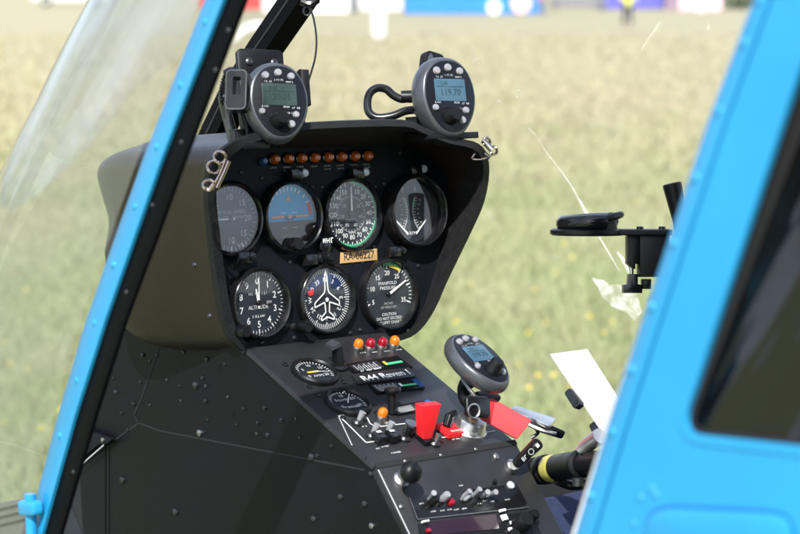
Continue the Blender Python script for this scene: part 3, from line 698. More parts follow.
# ---- door frame, rear door, glazing, cabin shell
AD = -.46
FD = Frame(H(AD, 0, 0), NH, VH)                  # left door plane, z = outward (left)
def dp(px, py, c=0.0): return FD.pix(px, py, c)
def ext(q, p, t): return (q[0] + (q[0] - p[0]) * t, q[1] + (q[1] - p[1]) * t)
def band(L, Rr, c): # two pixel polylines (top to bottom) -> outline with both ends carried on out of the picture
    A = [dp(x, y, c) for x, y in L]; B = [dp(x, y, c) for x, y in Rr]
    A = [ext(A[0], A[1], 2.2)] + A + [ext(A[-1], A[-2], .9)]; B = [ext(B[0], B[1], 2.2)] + B + [ext(B[-1], B[-2], .9)]
    return A + B[::-1]
def strip(Lp, Rp, cl, cr, m):      # sloping lip: the left edge lies deeper than the right one
    A = [dp(x, y, cl) for x, y in Lp]; B = [dp(x, y, cr) for x, y in Rp]
    A = [ext(A[0], A[1], 2.2)] + A + [ext(A[-1], A[-2], .9)]; B = [ext(B[0], B[1], 2.2)] + B + [ext(B[-1], B[-2], .9)]
    mb = MB(); n = len(A); vs = []
    for (a, b), (c, d) in zip(A, B):
        e = .08; l2 = (a + (c - a) * e, b + (d - b) * e, cl + (cr - cl) * e); r2 = (a + (c - a) * (1 - e), b + (d - b) * (1 - e), cl + (cr - cl) * (1 - e))
        vs += [FD.p(a, b, cl - .012), FD.p(a, b, cl - .001), FD.p(*l2), FD.p(*r2), FD.p(c, d, cr - .0008), FD.p(c, d, cr - .012)]
    fs = []
    for i in range(n - 1):
        for k in range(6): fs.append([i * 6 + k, (i + 1) * 6 + k, (i + 1) * 6 + (k + 1) % 6, i * 6 + (k + 1) % 6])
    fs += [[0, 1, 2, 3, 4, 5], [(n - 1) * 6 + k for k in (5, 4, 3, 2, 1, 0)]]
    mb.add(vs, fs, m); return mb
EL = [(203.5,0),(141.5,160),(113,240),(85,320),(57,415),(25.5,534)]
EM = [(222,0),(160,160),(132,240),(104,320),(74,415),(41,534)]
ER = [(251,0),(190,160),(161,240),(131,320),(101,415),(66,534)]
mb = strip(EL, EM, -.007, 0, 'blue_paint')
riv = [(205.5,22),(180.5,85),(157,147),(135,206.5),(113.5,265),(95,323),(77,380.5),(60,436)]
for px, py in riv: a, b = dp(px, py, -.0035); mb.dome(FD.at(a, b, -.0038), (0, 0), .0037, .0022, 'blue_paint', 12)
part(mb, 'door_post', None, 'blue riveted front door post')
bl_, br_ = band([(x - 1, y) for x, y in EM], [(x, y) for x, y in EM], -.004), band(EM, [(x - 1.5, y) for x, y in ER], -.009); nb = len(EM) + 2
mb = MB(); mb.slab(FD, bl_[:nb] + br_[nb:], -.009, -.004, 'black_frame', .0012)
for px, py in ((228,30),(215,70),(181,142),(152,205),(126,292),(134,232),(73,472)): a, b = dp(px, py, -.004); mb.dome(FD.at(a, b, -.004), (0, 0), .0020, .0008, 'dark_metal', 8)
part(mb, 'door_seal', None, 'black inner door frame')
mb = MB(); a, b = dp(30, 508, .006); mb.slab(FD.at(a, b, 0, .05), roundpoly([(-.013, -.007), (.016, -.006), (.016, .007), (-.013, .007)], .005), 0, .012, 'blue_paint', .003); mb.tube([FD.p(a - .004, b - .03, .004), FD.p(a - .002, b + .012, .004)], .005, 'blue_paint', 10)
part(mb, 'hinge')
# rear post and rear door
BL = [(752,0),(707,120),(663,253),(608,420),(590,480),(574,534)]
BM = [(768.5,0),(724.5,120),(681,253),(627,420),(609,480),(593,534)]
mb = strip(BL, BM, -.0055, 0, 'blue_paint')
for px, py in ((760,0),(745,43),(719.5,111),(696,178),(674,243.5),(652,307),(632,370),(612.5,432),(591,496)): a, b = dp(px, py, -.003); mb.dome(FD.at(a, b, -.0032), (0, 0), .0034, .0022, 'blue_paint', 12)
part(mb, 'door_post', None, 'blue riveted rear door post')
mb = MB(); mb.slab(FD, band([(x + 2 - 4.5 * (y / 534) ** 2, y) for x, y in BL], [(x + 14, y) for x, y in BM], -.016), -.03, -.016, 'white_trim', .001); part(mb, 'door_jamb', None, 'pale edge of the door opening')
mb = MB(); mb.slab(FD, band([(x - 3, y) for x, y in BM], [(x + 9, y) for x, y in BM], -.009), -.015, -.009, 'blue_groove'); part(mb, 'door_seal', None, 'dark blue gap behind the rear door edge')
BM2 = [(x + 3.6, y) for x, y in BM]
lft = [dp(*q) for q in BM2]; lft = [ext(lft[0], lft[1], 2.2)] + lft + [ext(lft[-1], lft[-2], 1.2)]
top, bot = lft[0][1], lft[-1][1]
outer = lft + [(lft[-1][0] + .75, bot), (lft[0][0] + .75, top)]
WN = [(816,6),(778,120),(737,243),(676,436),(800,450)]
wl = [dp(*q) for q in WN]; e = Vector((wl[4][0] - wl[3][0], wl[4][1] - wl[3][1])); e.normalize()
w_tl = ext(wl[0], wl[2], .75); w_br = (wl[3][0] + e.x * .55, wl[3][1] + e.y * .55)
wout = roundpoly([w_tl, wl[3], w_br, (w_br[0] + .1, w_tl[1])], [.04, .022, .05, .06], 8)
mb = MB(); mb.holed(FD, outer, [wout], -.007, 0, 'blue_paint')
mb.holed(FD, inset(wout, -.0035), [inset(wout, .0025)], -.001, .0012, 'blue_paint')
for px, py in ((640,498),(655,495),(633,524),(651,489)): a, b = dp(px, py); mb.dome(FD.at(a, b), (0, 0), .0026, .0012, 'blue_paint', 10)
door = part(mb, 'rear_door', None, 'blue rear door with tinted window')
wcx, wcy = sum(q[0] for q in wout) / len(wout), wl[3][1] + .02; GW = FD.at(wcx, wcy, -.009).tip(-.07, 0)
mb = MB(); mb.slab(GW, [(a - wcx, b - wcy) for a, b in inset(wout, -.004)], -.0015, .0015, 'tinted_glass'); mb.build('window', door)
mb = MB(); o1 = inset(wout, .0005); o2 = inset(wout, -.0005); i1 = [(a - wcx, b - wcy) for a, b in inset(wout, .0045)]; m_ = len(o1)
A = [FD.p(a, b, -.0065) for a, b in inset(wout, -.003)]; B = [GW.p(a - wcx, b - wcy, .0025) for a, b in inset(wout, -.003)]; Ci = [GW.p(a, b, .0025) for a, b in i1]
mb.add(A + B + Ci, [[i, (i + 1) % m_, m_ + (i + 1) % m_, m_ + i] for i in range(m_)] + [[m_ + i, m_ + (i + 1) % m_, 2 * m_ + (i + 1) % m_, 2 * m_ + i] for i in range(m_)], 'rubber'); mb.build('window_seal', door)
mb = MB(); ll = [dp(*q) for q in ((650,512),(668,506),(775,511),(790,517),(800,560),(640,560))]; lt = roundpoly(ll, .01)
mb.slab(FD, inset(lt, .0012), -.002, .0022, 'blue_paint', .001); mb.path(FD, lt, .0022, .0005, 'blue_groove', True); mb.build('latch_panel', door)
# windshield: two bent halves meeting at the centre post
FM = Frame(H(0, 0, 0), NH, VH)
CL = [(285,0),(251,50),(221,98),(203,135)]; CRr = [(312,0),(277,50),(247,98),(229,135)]
cp = [((a[0] + b[0]) / 2, (a[1] + b[1]) / 2) for a, b in zip(CL, CRr)]
cpts = [FM.pix(*q) for q in cp]; cpts = [ext(cpts[0], cpts[1], 4.5), ext(cpts[0], cpts[1], 2.2)] + cpts
d0 = Vector((cpts[-1][0] - cpts[-2][0], cpts[-1][1] - cpts[-2][1])).normalized()
x, y = cpts[-1]
for ang, L in ((-6, .1), (-14, .12), (-28, .14), (-45, .16), (-65, .2)):
    c, s = math.cos(R(ang)), math.sin(R(ang)); d = Vector((d0.x * c - d0.y * s, d0.x * s + d0.y * c)) if False else Vector((d0.x * c + d0.y * s, -d0.x * s + d0.y * c))
    x += d.x * L; y += d.y * L; cpts.append((x, y))
print('centre post', [(round(a, 2), round(b, 2)) for a, b in cpts])
apts = [dp(*q) for q in EL]; apts = [ext(apts[0], apts[1], 2.2)] + apts + [ext(apts[-1], apts[-2], .5)]
print('door post', [(round(a, 2), round(b, 2)) for a, b in apts])
def by_v(pts, v):
    for p, q in zip(pts[:-1], pts[1:]):
        if q[1] <= v <= p[1] or p[1] <= v <= q[1]: return p[0] + (q[0] - p[0]) * (v - p[1]) / (q[1] - p[1] + 1e-12)
    return pts[-1][0] if abs(v - pts[-1][1]) < abs(v - pts[0][1]) else pts[0][0]
def pixel(P):
    d = P - CAM; return (400 + FPX * d.dot(CR) / d.dot(CF), 267 - FPX * d.dot(CU) / d.dot(CF))
SIL = [(92,-2),(72,32),(50,74),(27,117),(5,160),(-15,205),(-35,260),(-50,330),(-60,420),(-70,540)]
def sil_x(y):
    if y <= SIL[0][1]: return SIL[0][0] - (y - SIL[0][1]) * .56
    for p, q in zip(SIL[:-1], SIL[1:]):
        if y <= q[1]: return p[0] + (q[0] - p[0]) * (y - p[1]) / (q[1] - p[1])
    return SIL[-1][0]
def row(v, side):
    zA, zC = by_v(apts, v), by_v(cpts, v)
    def bez(zk, ak, t): 
        a = (AD - .004) * (1 - t) ** 3 + 3 * ak * t * (1 - t) ** 2 + 3 * (-.24) * t * t * (1 - t); z = zA * (1 - t) ** 3 + 3 * zk * t * (1 - t) ** 2 + 3 * min(zC, zk) * t * t * (1 - t) + zC * t ** 3
        return a, z
    lo, hi = zA - .9, zA - .02
    for _ in range(24):
        m = (lo + hi) / 2; best = 1e9; yy = 0
        for i in range(21):
            a, z = bez(m, AD - .01, i / 20); X, Y = pixel(FP.p(a, v, z))
            if X < best: best, yy = X, Y
        if best < sil_x(yy): lo = m
        else: hi = m
    out = []
    for i in range(25):
        a, z = bez(m, AD - .01, i / 24); out.append(FP.p(a * side * -1 if side > 0 else a, v, z))
    return out
vs_ = np.linspace(.42, -.36, 34)
for side, nm in ((-1, 'windshield_glass'), (1, 'windshield_inner')):
    rows = [row(v, side) for v in vs_]; n = 25; mb = MB(); fs = []
    for k in range(len(rows) - 1):
        for i in range(n - 1):
            f = [k * n + i, k * n + i + 1, (k + 1) * n + i + 1, (k + 1) * n + i]; fs.append(f)
    mb.add([q for r_ in rows for q in r_], fs, nm)
    if side < 0: wl_o = part(mb, 'windshield', None, 'bulging windshield half reflecting the sky', 80)
    else: wr_o = part(mb, 'windshield', None, 'far windshield half with white scratches', 80); WR = rows
# sun glint painted as pale streaks on the far half, laid on the glass
def on_wr(px, py):
    r = ray(px, py); best = None
    for A, B in zip(WR[:-1], WR[1:]):
        for i in range(24):
            for tri in ((A[i], A[i + 1], B[i + 1]), (A[i], B[i + 1], B[i])):
                n = (tri[1] - tri[0]).cross(tri[2] - tri[0]); dn = r.dot(n)
                if abs(dn) < 1e-12: continue
                t = (tri[0] - CAM).dot(n) / dn
                if t <= 0: continue
                P = CAM + r * t; ok = True
                for k in range(3):
                    if (tri[(k + 1) % 3] - tri[k]).cross(P - tri[k]).dot(n) < -1e-9: ok = False; break
                if ok and (best is None or t > best[0]): best = (t, P)
    return best[1] if best else None
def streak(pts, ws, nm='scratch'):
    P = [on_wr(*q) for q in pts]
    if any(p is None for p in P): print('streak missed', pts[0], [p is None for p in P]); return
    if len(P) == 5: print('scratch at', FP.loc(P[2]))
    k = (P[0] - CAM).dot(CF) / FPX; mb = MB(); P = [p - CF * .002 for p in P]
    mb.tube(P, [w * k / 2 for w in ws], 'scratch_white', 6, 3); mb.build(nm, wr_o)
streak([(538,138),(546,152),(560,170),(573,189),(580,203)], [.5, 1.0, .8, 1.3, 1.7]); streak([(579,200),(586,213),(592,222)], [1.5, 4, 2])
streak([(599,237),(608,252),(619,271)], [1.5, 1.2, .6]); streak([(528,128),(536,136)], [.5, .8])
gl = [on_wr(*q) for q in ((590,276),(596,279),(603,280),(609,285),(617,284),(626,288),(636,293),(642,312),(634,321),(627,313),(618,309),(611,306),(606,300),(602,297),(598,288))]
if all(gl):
    mb = MB(); mb.poly([q - CF * .003 for q in gl], 'scratch_white'); mb.build('scuffed_patch', wr_o)  # broad sun glint painted as a pale patch
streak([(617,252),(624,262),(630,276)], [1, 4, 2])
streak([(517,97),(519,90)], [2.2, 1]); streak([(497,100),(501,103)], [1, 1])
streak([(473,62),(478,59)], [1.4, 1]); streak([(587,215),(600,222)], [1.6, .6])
# centre post
mb = MB(); Pc = [FM.p(a, b, 0) for a, b in cpts]
hw = .0135
for i in range(len(Pc) - 1):
    d = (Pc[i + 1] - Pc[i]); nn = UH.cross(d).normalized()
    vv = [Pc[i] + UH * sx * .014 + nn * sn * hw for sx, sn in ((-1, -1), (1, -1), (1, 1), (-1, 1))] + [Pc[i + 1] + UH * sx * .014 + nn * sn * hw for sx, sn in ((-1, -1), (1, -1), (1, 1), (-1, 1))]
    mb.add(vv, [[0, 1, 5, 4], [1, 2, 6, 5], [2, 3, 7, 6], [3, 0, 4, 7]], 'black_frame')
mb.path(Frame(FM.p(0, 0, .0145), NH, VH), [(a - .006, b - .004) for a, b in cpts[:6]], .002, 0, 'dark_metal')
part(mb, 'windshield_post', None, 'black slanting centre post')
# nose, belly, roof, floor, seats and the far side: dark shell of the cabin
mb = MB(); q = [dp(*p, -.03) for p in ((-30,508),(14,500),(40,494),(60,545),(30,640),(-60,640))]; mb.slab(FD, q, -.06, -.03, 'nose_grey', .004)
for i in range(3): mb.path(FD, [dp(-10, 512 + 8 * i, -.029), dp(28, 503 + 8 * i, -.029)], .002, -.0285, 'black_frame')
part(mb, 'nose_panel', None, 'grey lower nose edge')
FF = Frame(H(0, 0, 0), UH, FWD)                  # horizontal, z up
mb = MB(); mb.box(FF, (0, -.62, -.60), (.92, 1.9, .03), 'navy_cloth', .004); part(mb, 'cabin_floor')
mb = MB(); mb.slab(FF, [(-.46, .25), (-.3, .42), (.3, .42), (.46, .25), (.46, -1.6), (-.46, -1.6)], -.80, -.617, 'blue_paint', .03); part(mb, 'belly')
mb = MB(); mb.slab(FF, roundpoly([(-.5, -.9), (.5, -.9), (.5, -1.7), (-.5, -1.7)], .1), .74, .80, 'blue_paint', .02); part(mb, 'roof')
mb = MB(); mb.box(FF, (0, -1.68, .06), (.96, .04, 1.36), 'dark_interior', .004); part(mb, 'firewall')
mb = MB(); FDr = Frame(H(.46, 0, 0), NH, VH)
mb.slab(FDr, [(.62, -.6), (1.66, -.6), (1.66, -.07), (.50, -.07)], -.03, 0, 'dark_interior'); part(mb, 'side_wall', None, 'dark far side wall behind the seats')
mb = MB(); mb.slab(FDr, [(.05, -.6), (.62, -.6), (.60, -.46), (.02, -.46)], -.03, 0, 'black_side'); part(mb, 'door_sill')
for u in (.27, -.2):
    mb = MB(); S = FF
    mb.box(S, (u, -.86, -.42), (.36, .34, .10), 'navy_cloth', .03, .04); o = part(mb, 'front_seat')
    mb = MB(); mb.slab(Frame(H(u, -1.04, -.36), UH, VH - FWD * .15), rrect(.36, .34, .06, 0, .17), -.05, .04, 'navy_cloth', .03); mb.build('backrest', o)
mb = MB(); mb.box(FF, (0, -1.3, -.34), (.8, .4, .14), 'seat_brown', .03, .04); o = part(mb, 'rear_seat')
mb = MB(); mb.slab(Frame(H(0, -1.5, -.26), UH, VH - FWD * .15), rrect(.8, .5, .06, 0, .25), -.05, .04, 'seat_brown', .03); mb.build('backrest', o)
# navy covered box right of the console
mb = MB(); Pn = H(uL + WID + .03, -.14, 0)
F = Frame(at(556, 500, 2.25), UH, -NH * .8 + VH * .55)
mb.slab(F, [(-.2, -.32), (.16, -.32), (.16, .012), (-.2, .012)], -.05, 0, 'navy_cloth', .01); part(mb, 'carpet', None, 'navy carpet beside the console')
mb = MB(); F2 = Frame(at(556, 489, 2.33), UH, VH); mb.slab(F2, [(-.25, -.05), (.3, -.05), (.3, .012), (-.25, .012)], -.04, 0, 'dark_interior', .003); part(mb, 'floor_beam')
# collective lever with twist grip
A = at(519, 474, 2.13); B = at(600, 461, 1.98); d = (B - A); L = d.length; d.normalize(); Fg = Frame(A, CU.cross(d), d.cross(CU.cross(d)))
if Fg.z.dot(d) < 0: Fg = Frame(A, -Fg.x, Fg.y)
k = 2.1 / FPX; r = 13.2 * k
mb = MB(); mb.lathe(Fg, [(0, -.03), (r * .7, -.03), (r * .8, -.01), (r * .8, L + .3), (0, L + .3)], 'black_plastic', 28); col = part(mb, 'collective_lever', None, 'black control tube with yellow band')
mb = MB(); pr = [(r * .8, -.006), (r, 0)]
for i in range(14): z = .004 + i * L * .02; pr += [(r * 1.0, z), (r * 1.05, z + L * .006), (r * 1.0, z + L * .012)]
pr += [(r * 1.12, L * .31), (r * 1.12, L * .36), (r * 1.0, L * .37), (r * 1.0, L * .74), (r * 1.06, L * .75), (r * 1.06, L * .78), (r * .85, L * .8)]
mb.lathe(Fg, pr, 'black_plastic', 36); mb.build('twist_grip', col)
mb = MB(); mb.lathe(Fg, [(r * 1.01, L * .40), (r * 1.02, L * .405), (r * 1.02, L * .49), (r * 1.01, L * .495)], 'yellow_band', 36); mb.build('band', col)
mb = MB(); Q = at(586, 447, 2.0); mb.tube([at(578, 452, 2.0), at(586, 446, 2.0), at(600, 436, 1.98)], [.004, .008, .008], 'silver', 12); mb.build('lever', col)
mb = MB(); mb.tube([at(556, 480, 2.05), at(575, 486, 2.05), at(600, 478, 2.0)], .005, 'black_plastic', 10, 5); mb.tube([at(578, 478, 2.0), at(578, 486, 2.0)], .006, 'dark_metal', 10); mb.build('linkage', col)
# ================================================================== THINGS IN AND ON THE COCKPIT
def cf(x, y=None): return cw(*x)
def egg(w, h, n=40):
    o = []
    for i in range(n):
        t = 2 * math.pi * i / n; c, s = math.cos(t), math.sin(t)
        k = 1 - .2 * max(0, -s) ** 1.3; o.append((.5 * w * math.copysign(abs(c) ** .86, c) * k, .5 * h * math.copysign(abs(s) ** .92, s)))
    return o
def device(F, h, label, screen='lcd', th=.85):
    t = empty('handheld_device', F.o); tag(t, label, 'handheld device', 'grey oval handheld devices with screens')
    w = h * .80; mb = MB(); E = egg(w, h); n = len(E)
    L = [(-.22, .70), (-.2, .84), (-.15, .94), (-.07, .99), (.0, 1.0), (.05, .99), (.10, .965), (.135, .93), (.15, .885)]
    vs = [F.p(a * s_, b * s_, (z - .15) * h * th + .15 * h) for z, s_ in L for a, b in E]; fs = []
    for k in range(len(L) - 1):
        for i in range(n): j = (i + 1) % n; fs.append([k * n + i, k * n + j, (k + 1) * n + j, (k + 1) * n + i])
    fs.append(list(range((len(L) - 1) * n, len(L) * n))); fs.append(list(range(n))[::-1]); mb.add(vs, fs, 'device_grey'); mb.build('body', t, 50)
    T = F.at(0, 0, .15 * h); mb = MB()
    fp = [(a * .865, b * .865) for a, b in E]; mb.slab(T, fp, 0, .0012, 'device_face', .0004)
    for sx, sy, ww in ((-.13, .235, .10), (.0, .255, .11), (.14, .235, .09), (-.19, -.075, .08), (.08, -.075, .08), (.2, -.085, .1), (.11, -.15, .06)): mb.scrib(T, sx * h, sy * h, ww * h, h * .026, .0015, 'mark_dim', int(sx * 100))
    mb.build('face', t)
    mb = MB(); mb.slab(T, rrect(.44 * h, .27 * h, .012 * h, 0, .075 * h), .0012, .0019, screen, .0003); so = mb.build('screen', t)
    D = MB(); D.text(T, '18.20' if screen == 'lcd' else '12.55', .06 * h, -.09 * h, .155 * h, .0022, 'lcd_ink', .9); D.text(T, '120.05' if screen == 'lcd' else '119.70', .115 * h, .0, .045 * h, .0022, 'lcd_ink', .95); D.box2(T, 0, .115 * h, .38 * h, .006 * h, .0022, 'lcd_ink'); D.build('digits', so)
    for bx, by, r in ((-.165, .305, .045), (0, .345, .045), (.165, .305, .043), (-.235, -.14, .038), (.195, -.17, .04), (.13, -.29, .045)):
        mb = MB(); mb.lathe(T.at(bx * h, by * h), [(r * h * 1.1, .001), (r * h * 1.08, .0026), (r * h * .8, .0042), (0, .0046)], 'button_grey', 16); mb.build('button', t)
    mb = MB(); r = .102 * h; mb.lathe(T.at(-.035 * h, -.24 * h), [(r * 1.1, .001), (r * 1.08, .004), (r * .92, .006), (r * .86, .013), (r * .72, .0152), (0, .0152)], 'black_plastic', 28); mb.build('knob', t)
    return t, T
def ori(X, Y): return lambda o: Frame(o, cw(*X), cw(*Y))
dA = (hit(265, 140, FP.p(0, 0, .085), FP.z) - CAM).dot(CF) - .01
F1 = ori((math.cos(R(24)), math.sin(R(24)), .0), (.03, .22, 1))(at(275, 104, dA))
device(F1, .0835, 'grey oval handheld device with green grey screen on the left corner of the hood', 'lcd')
dB = (hit(445, 138, FP.p(0, 0, LIPZ), FP.z) - CAM).dot(CF) - .012
F2 = ori((math.cos(R(33)), math.sin(R(33)), .03), (-.02, .16, 1))(at(443, 99, dB))
device(F2, .091, 'grey oval handheld device with bluish screen, on the hood beside a bent black hose', 'lcd_blue')
F3 = ori((.64, .765, .05), (-.60, .46, .66))(at(475.5, 367, 2.06))
device(F3, .081, 'grey oval handheld device tilted back above the console and red tag', 'lcd_blue', .62)
# mounts, fixed to the helicopter
def P(px, py, d): return at(px, py, d)
mb = MB(); Fb = Frame(at(260, 66, dA + .035), F1.x, F1.y); k = dA / FPX
mb.slab(Fb, rrect(50 * k, 34 * k, 5 * k, 0, 0), -.004, .004, 'black_plastic', .0015)
for sx in (-13, 14): mb.lathe(Fb.at(sx * k, 3 * k, .004), [(4 * k, 0), (4 * k, .002), (2 * k, .003), (0, .0025)], 'dark_metal', 12)
m1 = part(mb, 'device_mount', None, 'black clip mount with grey arm and coiled cord')
mb = MB(); Fc = Frame(at(237.5, 91, dA - .03), cw(1, -.15, 0), F1.y); o_ = rrect(22 * k, 41 * k, 5 * k); i_ = rrect(8 * k, 18 * k, 1.5 * k, .5 * k, 4 * k)
mb.holed(Fc, o_, [i_[::-1]], -.009, .007, 'black_gloss'); mb.path(Fc, [(a * .92, b * .95) for a, b in o_], .0012, .0073, 'dark_metal', True); mb.build('clip', m1)
mb = MB(); mb.tube([P(222, 96, dA - .01), P(225, 108, dA - .005), P(230, 126, dA), P(234, 142, dA)], [.0042, .0052, .0056, .0056], 'device_grey', 12, 4); mb.tube([P(243, 112, dA), P(247, 128, dA), P(246, 146, dA)], .0035, 'black_plastic', 10, 4)
mb.box(Frame(P(243, 146, dA + .005), UH, VH), (0, 0, 0), (.032, .008, .05), 'black_plastic', .002); mb.box(Frame(P(237, 140, dA - .004), UH, VH), (0, 0, 0), (.014, .022, .012), 'dark_metal', .003); mb.build('arm', m1)
mb = MB(); pts = []
for i in range(110): t = i / 109; pts.append(P(225.5 - 5 * math.sin(t * 2.2) + 1 * math.cos(t * 70), 72 + 32 * t + 1 * math.sin(t * 70), dA - .022 + .0036 * math.sin(t * 70)))
mb.tube(pts, .0012, 'black_gloss', 6); mb.tube([P(225, 73, dA - .022), P(232, 70, dA - .025), P(240, 73, dA - .028)], .0035, 'black_gloss', 8, 4); mb.build('cord', m1)
mb = MB(); mb.box(Frame(at(304, 88, dA + .022), F1.x, F1.y), (0, 0, 0), (9 * k * 1.1, 37 * k, .012), 'black_plastic', .002); mb.box(Frame(at(285, 100, dA + .026), F1.x, F1.y), (0, 0, 0), (40 * k, 50 * k, .006), 'black_plastic', .002); mb.slab(Frame(at(247, 112, dA + .012), F1.x, F1.y), roundpoly([(-9 * k, 36 * k), (14 * k, 38 * k), (16 * k, -34 * k), (-2 * k, -36 * k), (-7 * k, -12 * k)], .004, 3), -.008, .008, 'black_plastic', .002); mb.build('cradle', m1)
kb = dB / FPX; mb = MB(); Fb = Frame(at(434, 80, dB + .03), F2.x, F2.y)
pl = [at(*q, dB + .03) for q in ((418,106),(417,68),(421,54),(427,51),(446,53),(450,60),(448,106))]; pl = [Fb.loc(q)[:2] for q in pl]
mb.slab(Fb, roundpoly(pl, .004, 3), -.006, .006, 'black_plastic', .0015)
mb.slab(Fb, roundpoly([Fb.loc(at(*q, dB + .03))[:2] for q in ((421,80),(422,60),(427,54),(433,64),(440,70))], .002, 2), .006, .009, 'device_grey', .001)
m2 = part(mb, 'device_mount', None, 'black fin shaped mount with bent black hose')
mb = MB(); mb.tube([P(*q, d) for q, d in (((424,95),dB+.03),((412,97),dB+.03),((402,99),dB+.03),((393,95),dB+.03),((386,89),dB+.03),((377,88),dB+.028),((370,93),dB+.025),((367.5,102),dB+.02),((369,112),dB+.015),((377,117.5),dB+.012),((392,116),dB+.012),((405,111),dB+.015),((415,110),dB+.02),((424,112),dB+.02))], 4.2 * kb, 'black_gloss', 14, 6); mb.lathe(Frame(P(410, 96.5, dB + .03), CU, cw(0, 1, 0)), [(0, -.012), (6 * kb, -.012), (6.5 * kb, 0), (6 * kb, .010), (0, .01)], 'black_plastic', 14); mb.build('hose', m2)
mb = MB(); mb.tube([P(416, 110, dB), P(424, 122, dB), P(428, 136, dB)], .0038, 'silver', 10, 4); mb.tube([P(423, 110, dB), P(430, 124, dB), P(440, 136, dB)], .003, 'dark_metal', 10, 4); mb.box(Frame(P(416, 124, dB + .01), UH, VH), (0, 0, 0), (.016, .016, .022), 'black_plastic', .003)
mb.box(Frame(P(440, 136.5, dB + .01), UH, VH), (0, 0, 0), (.075, .007, .045), 'black_plastic', .002); mb.build('foot', m2)
mb = MB(); mb.tube([P(470, 380, 2.08), P(464, 388, 2.08), P(466, 400, 2.07), P(474, 408, 2.08)], [.009, .007, .007, .006], 'black_plastic', 12, 4); mb.tube([P(462, 378, 2.06), P(470, 390, 2.05), P(479, 400, 2.05)], .002, 'silver', 8, 4); mb.box(Frame(P(487, 397, 2.09), F3.x, F3.y), (0, 0, 0), (.03, .014, .01), 'black_plastic', .003); part(mb, 'device_mount', None, 'short black bracket')
# wire binder clips
def wire_clip(name, base, loops, label, d):
    t = empty(name, at(*base, d)); tag(t, label, 'binder clip', 'silver wire clips on the hood rim')
    for (px, py, rx, ry) in loops:
        mb = MB(); mb.tube([at(px + rx * math.cos(a), py + ry * math.sin(a), d + .004 * math.sin(2 * a)) for a in np.linspace(0, 2 * math.pi, 18)[:-1]], .0016, 'bronze_wire', 8, 2, True); mb.build('wire_loop', t)
    return t
t = wire_clip('binder_clip', (222, 172), ((220,157,6,5.5),(214,167,6.5,6),(209,185,6,5)), 'silver wire clip with three loops at the left corner of the hood', dA - .045)
mb = MB(); d = dA - .047; mb.tube([at(229,161,d), at(225,171,d), at(217,188,d)], .0019, 'bronze_wire', 8, 3); mb.tube([at(226,159,d), at(220,174,d), at(213,187,d)], .0013, 'bronze_wire', 8, 3); mb.tube([at(214,184,d), at(209,190,d), at(206,188,d)], .0024, 'bronze_wire', 8, 3); mb.build('spring', t)
dC = (hit(480, 150, FP.p(0, 0, LIPZ), FP.z) - CAM).dot(CF) - .005
t = wire_clip('binder_clip', (485, 150), ((486.5,141.5,3.6,4),(493.5,150.5,3.4,4)), 'silver tubular clip with two loops at the right corner of the hood', dC)
mb = MB(); d = dC - .003; mb.tube([at(480,149,d), at(490,158,d)], .0024, 'dark_metal', 8); mb.tube([at(481,148,d), at(472,158,d), at(482,159,d), at(490,156,d)], .0016, 'bronze_wire', 8, 3); mb.tube([at(483,140,d), at(492,150,d)], .0034, 'dull_metal', 10); mb.build('spring', t)
# thin cable from a ring at the centre post
t = empty('antenna_cable', at(314, 45, dA + .06)); tag(t, 'thin black cable hanging from a ring on the centre post behind the left device', 'cable')
mb = MB(); d = dA + .06; mb.tube([at(*q, d) for q in ((305,-14),(309,4),(314,20),(316.5,40),(315,58),(310,76),(304,96))], .0011, 'black_gloss', 7, 5); mb.build('wire', t)
mb = MB(); mb.tube([at(307 + 3.6 * math.cos(a), 11 + 4.2 * math.sin(a), d) for a in np.linspace(0, 6.283, 14)[:-1]], .001, 'black_gloss', 6, 2, True); mb.tube([at(301,1,d), at(310,4,d), at(318,-1,d)], .004, 'black_gloss', 8, 3); mb.build('ring', t)
# key, fob and tag
t = empty('ignition_key', KF.p(0, 0, .02)); tag(t, 'ignition key with black fob standing in the silver key lock', 'key')
mb = MB(); kp = KF.p(0, 0, .018); dK = (kp - CAM).dot(CF); fc = at(477, 407, dK - .03); mb.tube([kp, at(471, 416, dK - .018), at(475, 409, dK - .03)], [.0045, .0035, .0028], 'silver', 8); mb.tube([at(470,419,dK-.006), at(474,424,dK-.006)], .003, 'placard_tan', 8); mb.build('blade', t)
mb = MB(); Ff = Frame(fc, cw(1, .4, -.12), cw(0, .3, 1)); kk = dK / FPX; mb.slab(Ff, rrect(26 * kk, 21 * kk, 4 * kk), -.004, .004, 'black_gloss', .0018); mb.build('fob', t)
mb = MB(); mb.tube([at(474 + 5.5 * math.cos(a), 411 + 7 * math.sin(a), dK - .04 + .004 * math.cos(a)) for a in np.linspace(0, 6.283, 16)[:-1]], .0009, 'silver', 6, 2, True); mb.build('ring', t)
t = empty('key_tag', at(500, 418, dK)); tag(t, 'red and pink rectangular key tag lying over the console edge', 'key tag')
mb = MB(); Q = [at(490,398,dK-.002), at(531,421,dK+.012), at(518.5,439,dK-.006), at(479,419,dK-.014)]; Ft = Frame(sum(Q, Vector()) / 4, Q[1] - Q[0], Q[0] - Q[3]); q2 = [Ft.loc(p)[:2] for p in Q]
mb.slab(Ft, roundpoly(q2[::-1], .003, 3), -.0015, .0015, 'tag_pink', .0006); w_ = (Q[1] - Q[0]).length
mb.text(Ft, '2544', .0085, .002, .001, .0018, 'tag_ink', 1.1); mb.build('tag', t)
